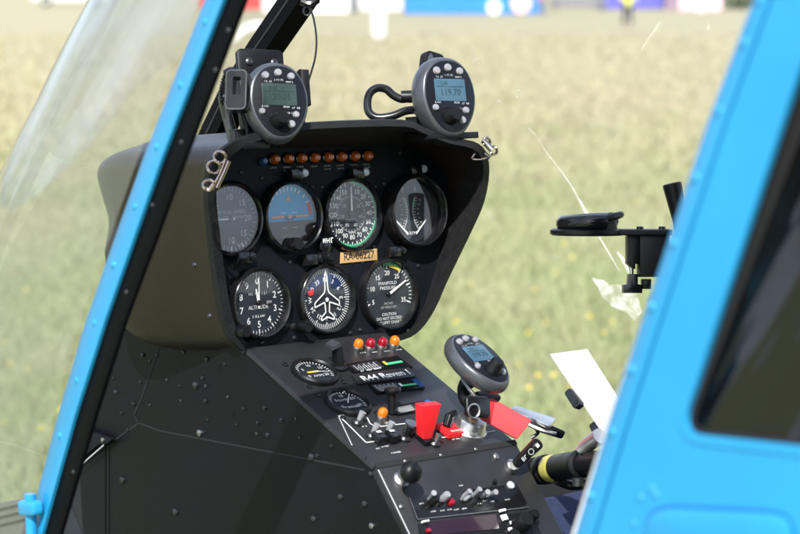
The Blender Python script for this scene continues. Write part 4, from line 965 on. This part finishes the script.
mb = MB(); mb.slab(Ft, roundpoly([(q2[3][0] - .001, q2[3][1] - .001), (q2[3][0] + w_ * .24, q2[3][1] + .0), (q2[0][0] + w_ * .09, q2[0][1] - .003), (q2[0][0] - .002, q2[0][1] - .006)], .002, 3), .0017, .0035, 'tag_red', .0006); mb.build('sleeve', t)
# silver clip lying beyond the tag
t = empty('bulldog_clip', at(538, 424, 2.16)); tag(t, 'silver sprung clip with black jaws just behind the red tag', 'clip')
mb = MB(); d = 2.16; A, B = at(512, 409, d + .01), at(553, 424, d - .01); Fl = Frame((A + B) / 2, B - A, CF * .8 + CU * .5); L = (B - A).length
mb.slab(Fl, roundpoly([(-L / 2, -.006), (L / 2, -.009), (L / 2, .009), (-L / 2, .006)], .004), -.002, .002, 'silver', .0008); mb.tube([at(528,424,d-.01), at(540,430,d-.012), at(556,434,d-.01)], .0022, 'silver', 8, 4); mb.build('lever', t)
mb = MB(); mb.slab(Frame(at(550, 430, d), cw(1, .1, -.28), CU), roundpoly([(-.017, -.005), (.014, -.006), (.016, .003), (-.012, .007)], .003), -.008, .008, 'black_gloss', .001); mb.build('jaw', t)
mb = MB(); mb.tube([at(534,427,d), at(538,433,d), at(531,438,d)], .002, 'dark_metal', 8, 3); mb.slab(Frame(at(536, 424, d - .005), cw(1, .1, -.4), CU), rrect(.02, .008, .002), -.005, .005, 'dark_metal', .001); mb.build('spring', t)
# white card with two black clips
t = empty('paper_card', at(585, 395, 2.0)); tag(t, 'blank white card leaning behind the rear door post', 'card')
mb = MB(); Q = [at(550,354,2.03), at(587,349,2.0), at(646,443,1.97), at(608,441,2.0)]; Fp = Frame(sum(Q, Vector()) / 4, Q[1] - Q[0], Q[0] - Q[3]); mb.slab(Fp, [Fp.loc(p)[:2] for p in Q][::-1], -.0006, .0006, 'paper')
for px, py in ((573,359),(576,362),(597,380),(599,383),(595,405)): a, b = Fp.pix(px, py, .0006); mb.box2(Fp, a, b, .0012, .0012, .001, 'mark_dim')
mb.build('sheet', t)
for i, ((x0, y0), (x1, y1), lab) in enumerate((((569,391),(580,407),'small black clip on the middle of the white card\'s left edge'), ((594,424),(603,440),'small black clip at the lower end of the white card'))):
    t = empty('card_clip', at(x0, y0, 2.02)); tag(t, lab, 'clip', 'black clips on the white card')
    A, B = at(x0, y0, 2.02), at(x1, y1, 2.01); Fl = Frame((A + B) / 2, B - A, CU + CR * .4); L = (B - A).length
    mb = MB(); mb.slab(Fl, roundpoly([(-L / 2, -.004), (L / 2, -.005), (L / 2, .005), (-L / 2, .0045)], .003), -.006, .006, 'black_gloss', .001); mb.build('body', t)
    mb = MB(); mb.tube([Fl.p(-L * .35, -.001, -.008), Fl.p(L * .2, .001, -.008)], .0022, 'silver' if i == 0 else 'dark_metal', 8); mb.build('pin', t)
# round holder on a bracket, and the grip behind it
dH = 2.12; kh = dH / FPX
t = empty('cup_holder', at(600, 232, dH)); tag(t, 'round black ring holder on a flat bracket plate in front of the far windshield', 'holder')
Fh = Frame(at(587, 231.5, dH), cw(1, 0, 0), cw(0, 1, .045))
mb = MB(); mb.lathe(Fh, [(0, -.004), (35 * kh, -.004), (37 * kh, -.002), (37 * kh, .0015), (34 * kh, .003), (0, .003)], 'black_plastic', 40); mb.slab(Fh, rrect(62 * kh, 40 * kh, 3 * kh, 52 * kh, 0), -.0035, .0025, 'black_plastic', .001)
for x in (52, 74): mb.lathe(Fh.at(x * kh, -8 * kh, .0025), [(3.6 * kh, 0), (3.4 * kh, .003), (0, .0035)], 'black_gloss', 12)
mb.build('plate', t)
mb = MB(); n_ = 40; mb.tube([Fh.p(2 * kh + 25 * kh * math.cos(a), 25 * kh * math.sin(a), 9.5 * kh + 1.5 * kh * math.cos(a)) for a in np.linspace(R(20), R(300), 30)], 8.2 * kh, 'black_gloss', 14); mb.lathe(Fh.at(2 * kh, 0), [(28 * kh, .002), (28 * kh, 8 * kh), (25 * kh, 10 * kh)], 'black_plastic', 36)
mb.tube([Fh.p(12 * kh, -24 * kh, 12 * kh), Fh.p(24 * kh, -16 * kh, 15 * kh), Fh.p(34 * kh, 2 * kh, 17 * kh), Fh.p(26 * kh, 14 * kh, 16 * kh)], [3 * kh, 4 * kh, 3.4 * kh, 2 * kh], 'black_plastic', 10, 4); mb.build('ring', t)
mb = MB(); Fk = Frame(at(632, 262, dH), cw(1, 0, 0), CU)
mb.slab(Fk, [(-5.6 * kh, 29 * kh), (-5.6 * kh, 2 * kh), (-6 * kh, -1 * kh), (0, -7 * kh), (2.2 * kh, -7 * kh), (2.2 * kh, -2 * kh), (6 * kh, -2 * kh), (6 * kh, 29 * kh)], -.012, .012, 'black_plastic', .001)
mb.box(Fk, (21 * kh, 8 * kh, 0), (30 * kh, 46 * kh, .03), 'black_plastic', .002); mb.tube([Fk.p(-.5 * kh, -3 * kh, .0), Fk.p(-.5 * kh, -16 * kh, 0)], .0022, 'silver', 8)
mb.slab(Fk, [(-9.5 * kh, -31 * kh), (9.5 * kh, -31 * kh), (9.5 * kh, -23 * kh), (5 * kh, -22 * kh), (5 * kh, -12 * kh), (-4 * kh, -12 * kh), (-5 * kh, -22 * kh), (-9.5 * kh, -23 * kh)], -.009, .009, 'black_gloss', .001); mb.box(Fk, (14 * kh, -22 * kh, 0), (9 * kh, 10 * kh, .02), 'black_plastic', .003); mb.build('bracket', t)
mb = MB(); Gt = Frame(at(674, 196, 2.2), cw(1, .1, .2), cw(0, 1, 0)); ax = cw(-.22, .1, 1).normalized(); Gt = Frame(at(681, 225, 2.2), ax.cross(CF), CF)
zz = -1 if Gt.z.dot(ax) < 0 else 1; k2 = 2.2 / FPX
mb.lathe(Gt, [(0, zz * -40 * k2), (8 * k2, zz * -40 * k2), (7.5 * k2, zz * 5 * k2), (9.6 * k2, zz * 38 * k2), (9.6 * k2, zz * 42 * k2), (8 * k2, zz * 43 * k2), (7.6 * k2, zz * 38 * k2), (0, zz * 38 * k2)][::zz], 'black_plastic', 24)
part(mb, 'control_grip', None, 'black tubular grip'); mb = MB(); mb.tube([at(684, 240, 2.2), at(700, 262, 2.18), at(704, 330, 2.16), at(700, 470, 2.14), at(690, 620, 2.14)], .012, 'black_plastic', 12, 5); mb.tube([at(652, 256, dH), at(680, 258, 2.16), at(702, 262, 2.18)], .010, 'black_plastic', 10, 4); part(mb, 'control_stick')
for o in list(bpy.data.objects):
    if o.type == 'MESH': o.data.update()
# ================================================================== FIELD
def field_mat(name, dry, green, rough=.9, blade=False):
    m = bpy.data.materials.new(name); m.use_nodes = True; nt = m.node_tree; b = nt.nodes['Principled BSDF']; N = nt.nodes.new; Lk = nt.links.new
    b.inputs['Roughness'].default_value = rough; b.inputs['Specular IOR Level'].default_value = .2
    geo = N('ShaderNodeNewGeometry'); sep = N('ShaderNodeSeparateXYZ'); Lk(geo.outputs['Position'], sep.inputs[0])
    dist = N('ShaderNodeMapRange'); dist.inputs[1].default_value = 6; dist.inputs[2].default_value = 26; dist.inputs[3].default_value = .15; dist.inputs[4].default_value = -.15; Lk(sep.outputs['Y'], dist.inputs[0])
    def noise(sc, det=4):
        n = N('ShaderNodeTexNoise'); n.inputs['Scale'].default_value = sc; n.inputs['Detail'].default_value = det; Lk(geo.outputs['Position'], n.inputs['Vector']); return n
    a, c = noise(.55, 6), noise(3.2, 5)
    s1 = N('ShaderNodeMath'); s1.operation = 'MULTIPLY_ADD'; s1.inputs[1].default_value = .5; Lk(a.outputs['Fac'], s1.inputs[0]); Lk(dist.outputs[0], s1.inputs[2])
    s2 = N('ShaderNodeMath'); s2.operation = 'MULTIPLY_ADD'; s2.inputs[1].default_value = .32; Lk(c.outputs['Fac'], s2.inputs[0]); Lk(s1.outputs[0], s2.inputs[2])
    last = s2
    if blade:
        s3 = N('ShaderNodeMath'); s3.operation = 'MULTIPLY_ADD'; s3.inputs[1].default_value = .16; Lk(geo.outputs['Random Per Island'], s3.inputs[0]); Lk(s2.outputs[0], s3.inputs[2])
        s4 = N('ShaderNodeMath'); s4.operation = 'SUBTRACT'; s4.inputs[1].default_value = .08; Lk(s3.outputs[0], s4.inputs[0]); last = s4
    rp = N('ShaderNodeValToRGB'); Lk(last.outputs[0], rp.inputs[0]); cr = rp.color_ramp
    cr.elements[0].position = .245; cr.elements[0].color = (*dry, 1); cr.elements[1].position = .60; cr.elements[1].color = (*green, 1)
    e = cr.elements.new(.43); e.color = (*[(p * .55 + q * .45) for p, q in zip(dry, green)], 1)
    Lk(rp.outputs[0], b.inputs['Base Color'])
    MATS[name] = m
field_mat('ground_grass', (.37, .325, .205), (.265, .295, .135))
field_mat('grass_blade', (.41, .36, .225), (.285, .33, .14), .7, True)
me = bpy.data.meshes.new('ground'); me.from_pydata([(-1500, -400, 0), (1500, -400, 0), (1500, 2500, 0), (-1500, 2500, 0)], [], [[0, 1, 2, 3]]); me.materials.append(MATS['ground_grass'])
g = bpy.data.objects.new('ground', me); COL.objects.link(g); tag(g, 'dry mown grass airfield', None, None, 'structure')
rng = np.random.default_rng(3)
def grass(n, y0, y1, spread, hmin, hmax, wid):
    u = rng.random(n); y = 1 / (1 / y0 - u * (1 / y0 - 1 / y1)); x = (rng.random(n) - .5) * 2 * (y * spread + 1.0)
    d = np.maximum(y, 6); h = rng.uniform(hmin, hmax, n); w = wid * (.6 + d / 14); a = rng.random(n) * 2 * np.pi; ln = rng.normal(0, .6, (n, 2)) * h[:, None]
    v = np.zeros((n, 3, 3)); v[:, 0] = np.stack([x - w * np.cos(a), y - w * np.sin(a), np.zeros(n)], 1); v[:, 1] = np.stack([x + w * np.cos(a), y + w * np.sin(a), np.zeros(n)], 1)
    v[:, 2] = np.stack([x + ln[:, 0], y + ln[:, 1], h], 1); return v.reshape(-1, 3)
V = np.concatenate([grass(40000, 2.6, 6.5, .45, .03, .09, .004), grass(150000, 5.5, 16, .27, .03, .10, .004), grass(90000, 14, 60, .26, .03, .10, .006)])
n = len(V) // 3; me = bpy.data.meshes.new('grass'); me.vertices.add(len(V)); me.vertices.foreach_set('co', V.ravel()); me.loops.add(3 * n); me.loops.foreach_set('vertex_index', np.arange(3 * n, dtype=np.int32))
me.polygons.add(n); me.polygons.foreach_set('loop_start', np.arange(0, 3 * n, 3, dtype=np.int32)); me.materials.append(MATS['grass_blade']); me.update(); me.validate()
go = bpy.data.objects.new('grass', me); COL.objects.link(go); tag(go, 'short dry and green grass blades', None, None, 'stuff')
mat('petal_yellow', (.8, .58, .02), .6); mat('petal_white', (.8, .8, .75), .6); mat('stem_green', (.1, .18, .04), .6)
mb = MB(); rd = random.Random(5)
def flower(px, py, r_, m):
    Pg = ground_at(px, py); h = rd.uniform(.05, .1); c = Pg + Vector((0, 0, h)); mb.tube([Pg, c], .0018, 'stem_green', 4)
    F = Frame(c, Vector((1, rd.uniform(-.2, .2), 0)), Vector((0, .5, .8))); k = 9
    for i in range(k): a = 6.283 * i / k; mb.add([F.p(0, 0, 0), F.p(r_ * math.cos(a - .3), r_ * math.sin(a - .3), .003), F.p(r_ * 1.1 * math.cos(a), r_ * 1.1 * math.sin(a), .001), F.p(r_ * math.cos(a + .3), r_ * math.sin(a + .3), .003)], [[0, 1, 2, 3]], m)
    mb.dome(F, (0, 0), r_ * .4, .008, m, 8)
for px, py in ((537,395),(528,398),(552,396),(570,403),(480,243),(545,340),(611,336),(613,340),(573,268),(565,255),(602,345),(500,372),(530,345),(533,300),(470,300),(455,330),(5,434),(62,423),(25,300),(10,375),(40,440),(557,285),(590,330),(520,375)): flower(px + rd.uniform(-2, 2), py + 3, rd.uniform(.0055, .0085), 'petal_yellow')
for i in range(45): flower(rd.uniform(-40, 760), rd.choice((rd.uniform(215, 470), rd.uniform(180, 300))), rd.uniform(.0045, .0065), 'petal_yellow' if rd.random() < .6 else 'petal_white')
fo = mb.build('flowers'); tag(fo, 'small yellow and white wild flowers in the grass', None, None, 'stuff')
# ---- far side of the field (out of focus)
mat('tent_blue', (.02, .22, .62), .6, var=.06, vscale=.6); mat('tent_white', (.82, .8, .8), .6, var=.04, vscale=.5); mat('tent_purple', (.12, .12, .5), .6, var=.06, vscale=.5)
mat('tent_pink', (.8, .55, .6), .6, var=.05, vscale=.5); mat('tent_red', (.6, .06, .06), .6); mat('car_white', (.75, .76, .78), .25, coat=.6); mat('car_glass', (.02, .025, .03), .05); mat('tyre', (.015, .015, .015), .8)
mat('vest_yellow', (.75, .8, .08), .7); mat('skin', (.5, .3, .22), .55); mat('trousers_navy', (.02, .025, .06), .8); mat('cloth_pink', (.75, .2, .45), .8); mat('cloth_white', (.8, .8, .78), .8); mat('cloth_red', (.5, .05, .06), .8); mat('hair_brown', (.05, .03, .02), .7); mat('grey_cloth', (.2, .2, .22), .8); mat('hedge_green', (.05, .09, .03), .8, var=.5, vscale=3)
WX, WY, WZ = Vector((1, 0, 0)), Vector((0, 1, 0)), Vector((0, 0, 1))
def marquee(x0, x1, py, h, m, label, rm=None, marks=None, dep=5.0, name='marquee'):
    A, B = ground_at(x0, py), ground_at(x1, py); w = (B - A).length; c = (A + B) / 2 + Vector((0, dep / 2, 0)); t = empty(name, c); tag(t, label, 'tent', 'tents along the far edge of the field')
    F = Frame(c, WX, WY); mb = MB()
    mb.slab(Frame(c + WY * (-dep / 2), WX, WZ), [(-w / 2, .03), (w / 2, .03), (w / 2, h)] + [(w / 2 - w * (i + .5) / 6, h - (.18 if i % 2 == 0 else .05)) for i in range(6)] + [(-w / 2, h)], 0, .04, m)
    for s_ in (-1, 1): mb.box(F, (s_ * w / 2, 0, h / 2), (.04, dep, h), m)
    mb.build('wall', t); mb = MB(); n_ = max(1, round(w / 5)); ww = w / n_
    for i in range(n_):
        x = -w / 2 + ww * (i + .5); q = [F.p(x - ww / 2 - .1, -dep / 2 - .15, h - .1), F.p(x + ww / 2 + .1, -dep / 2 - .15, h - .1), F.p(x + ww / 2 + .1, dep / 2 + .15, h - .1), F.p(x - ww / 2 - .1, dep / 2 + .15, h - .1), F.p(x, 0, h + 1.3)]
        mb.add(q, [[0, 1, 4], [1, 2, 4], [2, 3, 4], [3, 0, 4]], rm or m)
    mb.build('roof', t); mb = MB()
    for i in range(n_ + 1): mb.tube([F.p(-w / 2 + ww * i, -dep / 2 - .06, 0), F.p(-w / 2 + ww * i, -dep / 2 - .06, h)], .035, 'dull_metal', 8)
    mb.build('poles', t)
    for px, py2, r_, mm in marks or ():
        mb = MB(); k = (A.y) / FPX; P2 = hit(px, py2, c + WY * (-dep / 2 - .06), WY); mb.lathe(Frame(P2, WX, WZ), [(0, .0), (r_ * k, 0), (r_ * k, .02), (0, .02)], mm, 20); mb.build('emblem', t)
marquee(404, 545, 14, 2.6, 'tent_blue', 'long blue tent wall with two pale round marks across the field', None, ((494,7,7,'tent_white'),(521,3,10,'tent_pink')))
marquee(262, 350, 13, 2.7, 'tent_white', 'bright white tent behind the black centre post', None)
marquee(353, 403, 11, 2.6, 'tent_white', 'white and pink tent left of the long blue tent', 'tent_pink')
marquee(604, 672, 9, 2.6, 'tent_purple', 'purple blue tent behind the person in yellow', None)
marquee(678, 722, 11, 2.4, 'tent_pink', 'pale pink tent by the rear door post', 'tent_white')
marquee(200, 262, 9, 2.6, 'tent_red', 'red tent seen between the two slanting posts', 'tent_red')
def van(px, py, w_, label):
    c = ground_at(px, py); t = empty('parked_van', c); tag(t, label, 'van'); F = Frame(c, WX, WZ); mb = MB(); L = w_; hh = 2.0
    prof = roundpoly([(-L / 2, .3), (L / 2, .3), (L / 2, .95), (L * .40, 1.15), (L * .26, hh), (-L * .47, hh), (-L / 2, 1.6)], .15, 4); mb.slab(F, prof, -1.8, 0, 'car_white', .06); mb.build('body', t)
    for q in (((L*.1,1.2),(L*.35,1.2),(L*.24,1.82),(L*.1,1.82)), ((-L*.18,1.2),(L*.06,1.2),(L*.06,1.82),(-L*.18,1.82)), ((-L*.44,1.2),(-L*.22,1.2),(-L*.22,1.82),(-L*.44,1.82))):
        mb = MB(); mb.slab(F, roundpoly(q, .06, 3), .0, .012, 'car_glass'); mb.build('window', t)
    for x in (-L * .31, L * .31):
        mb = MB(); mb.lathe(F.at(x, .33, 0), [(0, -.2), (.33, -.2), (.33, .02), (.2, .03), (0, .03)], 'tyre', 20); o = mb.build('wheel', t); mb = MB(); mb.lathe(F.at(x, .33, .03), [(.2, 0), (.18, .015), (0, .01)], 'silver', 16); mb.build('rim', o)
van(70, 6, 4.6, 'white van parked far off at the left edge of the field')
def person(px, py, hgt, face, legs, top, label, hair='hair_brown', arms=((.0, -.1), (.0, .1)), stride=.12):
    c = ground_at(px, py); t = empty('person', c); tag(t, label, 'person'); s = hgt / 1.75; ca, sa = math.cos(face), math.sin(face)
    def W(x, y, z): return ((x * ca - y * sa) * s, (x * sa + y * ca) * s, z * s)
    def skin(name, pts, edges, rad, m, parent, root=0):
        me = bpy.data.meshes.new(name); me.from_pydata([W(*q) for q in pts], edges, []); o = bpy.data.objects.new(name, me); COL.objects.link(o); md = o.modifiers.new('Skin', 'SKIN'); md.use_smooth_shade = True
        for i, v in enumerate(me.skin_vertices[0].data): r_ = rad[i]; v.radius = (r_[0] * s, r_[1] * s) if isinstance(r_, tuple) else (r_ * s, r_ * s); v.use_root = (i == root)
        sb = o.modifiers.new('Sub', 'SUBSURF'); sb.levels = sb.render_levels = 1; me.materials.append(MATS[m]); o.parent = parent; return o
    st = stride
    J = [(0,0,.95),(0,0,1.15),(0,.01,1.38),(0,.01,1.5),(0,-.01,1.6),(0,0,1.72),(-.1,0,.92),(-.1,-st*.4,.5),(-.1,st*.8,.08),(-.1,st*.8-.14,.03),(.1,0,.92),(.1,-st*.2-.03,.5),(.1,-st,.08),(.1,-st-.14,.03),
         (-.19,0,1.4),(-.25,.03,1.12),(-.24,-.12,.9),(-.24,-.17,.82),(.19,0,1.4),(.25,.03,1.12),(.24,-.12,.9),(.24,-.17,.82)]
    E = [(0,1),(1,2),(2,3),(3,4),(4,5),(0,6),(6,7),(7,8),(8,9),(0,10),(10,11),(11,12),(12,13),(2,14),(14,15),(15,16),(16,17),(2,18),(18,19),(19,20),(20,21)]
    Rd = [(.14,.1),(.13,.095),(.14,.1),.055,(.078,.095),(.07,.085),.085,.06,.04,.035,.085,.06,.04,.035,.05,.042,.032,.03,.05,.042,.032,.03]
    skin('body', J, E, Rd, 'skin', t)
    skin('trousers', [J[0], (0,0,1.02)] + [J[i] for i in (6,7,8,10,11,12)], [(0,1),(0,2),(2,3),(3,4),(0,5),(5,6),(6,7)], [(.155,.115),(.15,.11),.1,.075,.06,.1,.075,.06], legs, t)
    skin('jacket', [J[1], (0,0,.62), J[2], (0,.01,1.46)] + [J[i] for i in (14,15,16,18,19,20)], [(0,1),(0,2),(2,3),(2,4),(4,5),(5,6),(2,7),(7,8),(8,9)], [(.17,.125),(.2,.17),(.165,.12),(.08,.08),.07,.058,.045,.07,.058,.045], top, t)
    skin('hair', [(0,.03,1.68),(0,.015,1.76),(0,-.03,1.78)], [(0,1),(1,2)], [(.085,.07),(.082,.09),(.07,.06)], hair, t, 1)
    return t
person(627, 27, 1.72, R(15), 'trousers_navy', 'vest_yellow', 'person in a long bright yellow coat and dark trousers walking on the far grass')
person(541, 15, 1.7, R(-30), 'grey_cloth', 'cloth_pink', 'person in a pink top standing by the end of the long blue tent', stride=.03)
person(700, 15, 1.65, R(40), 'cloth_white', 'cloth_white', 'person in white clothes by the pale pink tent', stride=.05)
# small white drum on the grass
c = ground_at(379, 37.5); t = empty('white_drum', c); tag(t, 'small white drum standing alone on the far grass', 'drum'); k = c.y / FPX; mb = MB(); F = Frame(c, WX, WY)
mb.lathe(F, [(0, 0), (6.5 * k, 0), (7 * k, .03), (7 * k, 8 * k), (7.3 * k, 8.3 * k), (7 * k, 8.6 * k), (7 * k, 16 * k), (7.3 * k, 16.3 * k), (7 * k, 16.6 * k), (7 * k, 23 * k), (6.5 * k, 24 * k), (0, 24 * k)], 'cloth_white', 24); mb.build('barrel', t)
mb = MB(); mb.lathe(F.at(0, 0, 24 * k), [(7.2 * k, -.03), (7.2 * k, .02), (0, .025)], 'tent_white', 24); mb.build('lid', t)
c = ground_at(578, 10); t = empty('low_barrier', c); tag(t, 'low dark barrier in front of the tents, right of the pink figure', 'barrier'); mb = MB(); F = Frame(c, WX, WY); mb.box(F, (0, 0, .42), (2.9, .06, .5), 'grey_cloth', .02); mb.build('panel', t)
for x in (-1.2, 1.2): mb = MB(); mb.box(F, (x, .05, .25), (.08, .6, .5), 'dark_metal', .01); mb.build('leg', t)
d = 52.0; t = empty('tube_frame', ground_at(238, 41)); tag(t, 'bent white tube frame standing between the two slanting posts', 'frame'); mb = MB(); d = ground_at(238, 41).y
mb.tube([at(232,42,d), at(237,37,d), at(241,29,d), at(257,23.5,d), at(268,27,d), at(276,41,d)], .055, 'tent_white', 8, 3); mb.build('rail', t); mb = MB(); mb.tube([at(238,36,d), at(248,29,d), at(262,26,d)], .045, 'tent_white', 8, 3); mb.build('brace', t)
c = ground_at(742, 9); t = empty('shrub', c); tag(t, 'dark green shrub close to the rear door post', 'shrub'); mb = MB()
for i in range(900):
    q = Vector((rd.gauss(0, 1.0), rd.gauss(0, .8), abs(rd.gauss(1.2, .8)))); a = Vector((rd.uniform(-1, 1), rd.uniform(-1, 1), rd.uniform(-1, 1))).normalized() * .16; b = a.orthogonal().normalized() * .1; p = c + q; mb.add([p - a, p + b, p + a, p - b], [[0, 1, 2, 3]], 'hedge_green')
mb.build('foliage', t); mb = MB(); mb.tube([c, c + Vector((.05, 0, .7)), c + Vector((0, .1, 1.4))], [.09, .06, .03], 'seat_brown', 8); mb.build('trunk', t)

mb = MB()  # trees out of view, added to give the glass something dark to reflect
for i in range(5200):
    a = rd.uniform(-2.9, 2.9); q = (1 + .16 * math.sin(a * 9) + .1 * math.sin(a * 23 + 1)); rr = rd.uniform(150, 172)
    c = Vector((math.sin(a) * rr, math.cos(a) * rr, (abs(rd.gauss(0, 1)) * 1.3 + rd.uniform(0, 2.2)) * q)) + Vector((0, 20, 0))
    if -2.0 < a < .35: continue
    t_ = Vector((rd.uniform(-1, 1), rd.uniform(-1, 1), rd.uniform(-1, 1))).normalized() * rd.uniform(.9, 1.9); b = t_.orthogonal().normalized() * rd.uniform(.6, 1.2)
    mb.add([c - t_, c + b, c + t_, c - b], [[0, 1, 2, 3]], 'hedge_green')
o = mb.build('treeline'); tag(o, 'far-off green tree line around the airfield', None, None, 'stuff')
# ================================================================== LIGHT, SKY, CAMERA
SUNV = (UH * -.9 + VH * 1.03 + NH * 1.0).normalized()
el = math.asin(SUNV.z); az = math.atan2(SUNV.x, SUNV.y); print('sun el', math.degrees(el), 'az', math.degrees(az))
sl = bpy.data.lights.new('sun', 'SUN'); sl.energy = 4.6; sl.angle = R(.53); sl.color = (1, .975, .94)
so = bpy.data.objects.new('sun', sl); COL.objects.link(so); so.rotation_euler = (-SUNV).to_track_quat('-Z', 'Y').to_euler(); so.location = (0, -5, 20)
w = bpy.data.worlds.new('World'); SC.world = w; w.use_nodes = True; nt = w.node_tree; bg = nt.nodes['Background']; N = nt.nodes.new; Lk = nt.links.new
sky = N('ShaderNodeTexSky'); sky.sky_type = 'NISHITA'; sky.sun_disc = False; sky.sun_elevation = el; sky.sun_rotation = az; sky.dust_density = 1.5; sky.air_density = 1.0
tc = N('ShaderNodeTexCoord'); mp = N('ShaderNodeMapping'); mp.inputs['Scale'].default_value = (1, 1, 2.6); Lk(tc.outputs['Generated'], mp.inputs[0])
nz = N('ShaderNodeTexNoise'); nz.inputs['Scale'].default_value = 2.2; nz.inputs['Detail'].default_value = 8; nz.inputs['Roughness'].default_value = .58; Lk(mp.outputs[0], nz.inputs['Vector'])
rp = N('ShaderNodeMapRange'); rp.inputs[1].default_value = .42; rp.inputs[2].default_value = .60; rp.inputs[3].default_value = 0; rp.inputs[4].default_value = .7; Lk(nz.outputs['Fac'], rp.inputs[0])
mx = N('ShaderNodeMix'); mx.data_type = 'RGBA'; mx.inputs['B'].default_value = (9.5, 11.3, 14.5, 1); Lk(rp.outputs[0], mx.inputs['Factor']); Lk(sky.outputs[0], mx.inputs['A']); Lk(mx.outputs['Result'], bg.inputs[0]); bg.inputs[1].default_value = .125
cam = bpy.data.cameras.new('camera'); co = bpy.data.objects.new('camera', cam); COL.objects.link(co); SC.camera = co
cam.sensor_width = 36; cam.lens = 90; cam.clip_start = .02; cam.clip_end = 5000; cam.sensor_fit = 'HORIZONTAL'; co.location = CAM; co.rotation_euler = (R(90) - PITCH, 0, 0)
cam.dof.use_dof = True; cam.dof.focus_distance = 2.13; cam.dof.aperture_fstop = 7.5
SC.view_settings.view_transform = 'Standard'; SC.view_settings.look = 'None'; SC.view_settings.gamma = 1; SC.view_settings.exposure = .55; SC.view_settings.use_curve_mapping = False
SC.render.engine = 'CYCLES'; SC.cycles.use_denoising = True; SC.cycles.max_bounces = 10; SC.cycles.transparent_max_bounces = 16; SC.cycles.use_adaptive_sampling = True; SC.cycles.adaptive_threshold = .015
try: SC.cycles.denoiser = 'OPENIMAGEDENOISE'
except Exception: pass
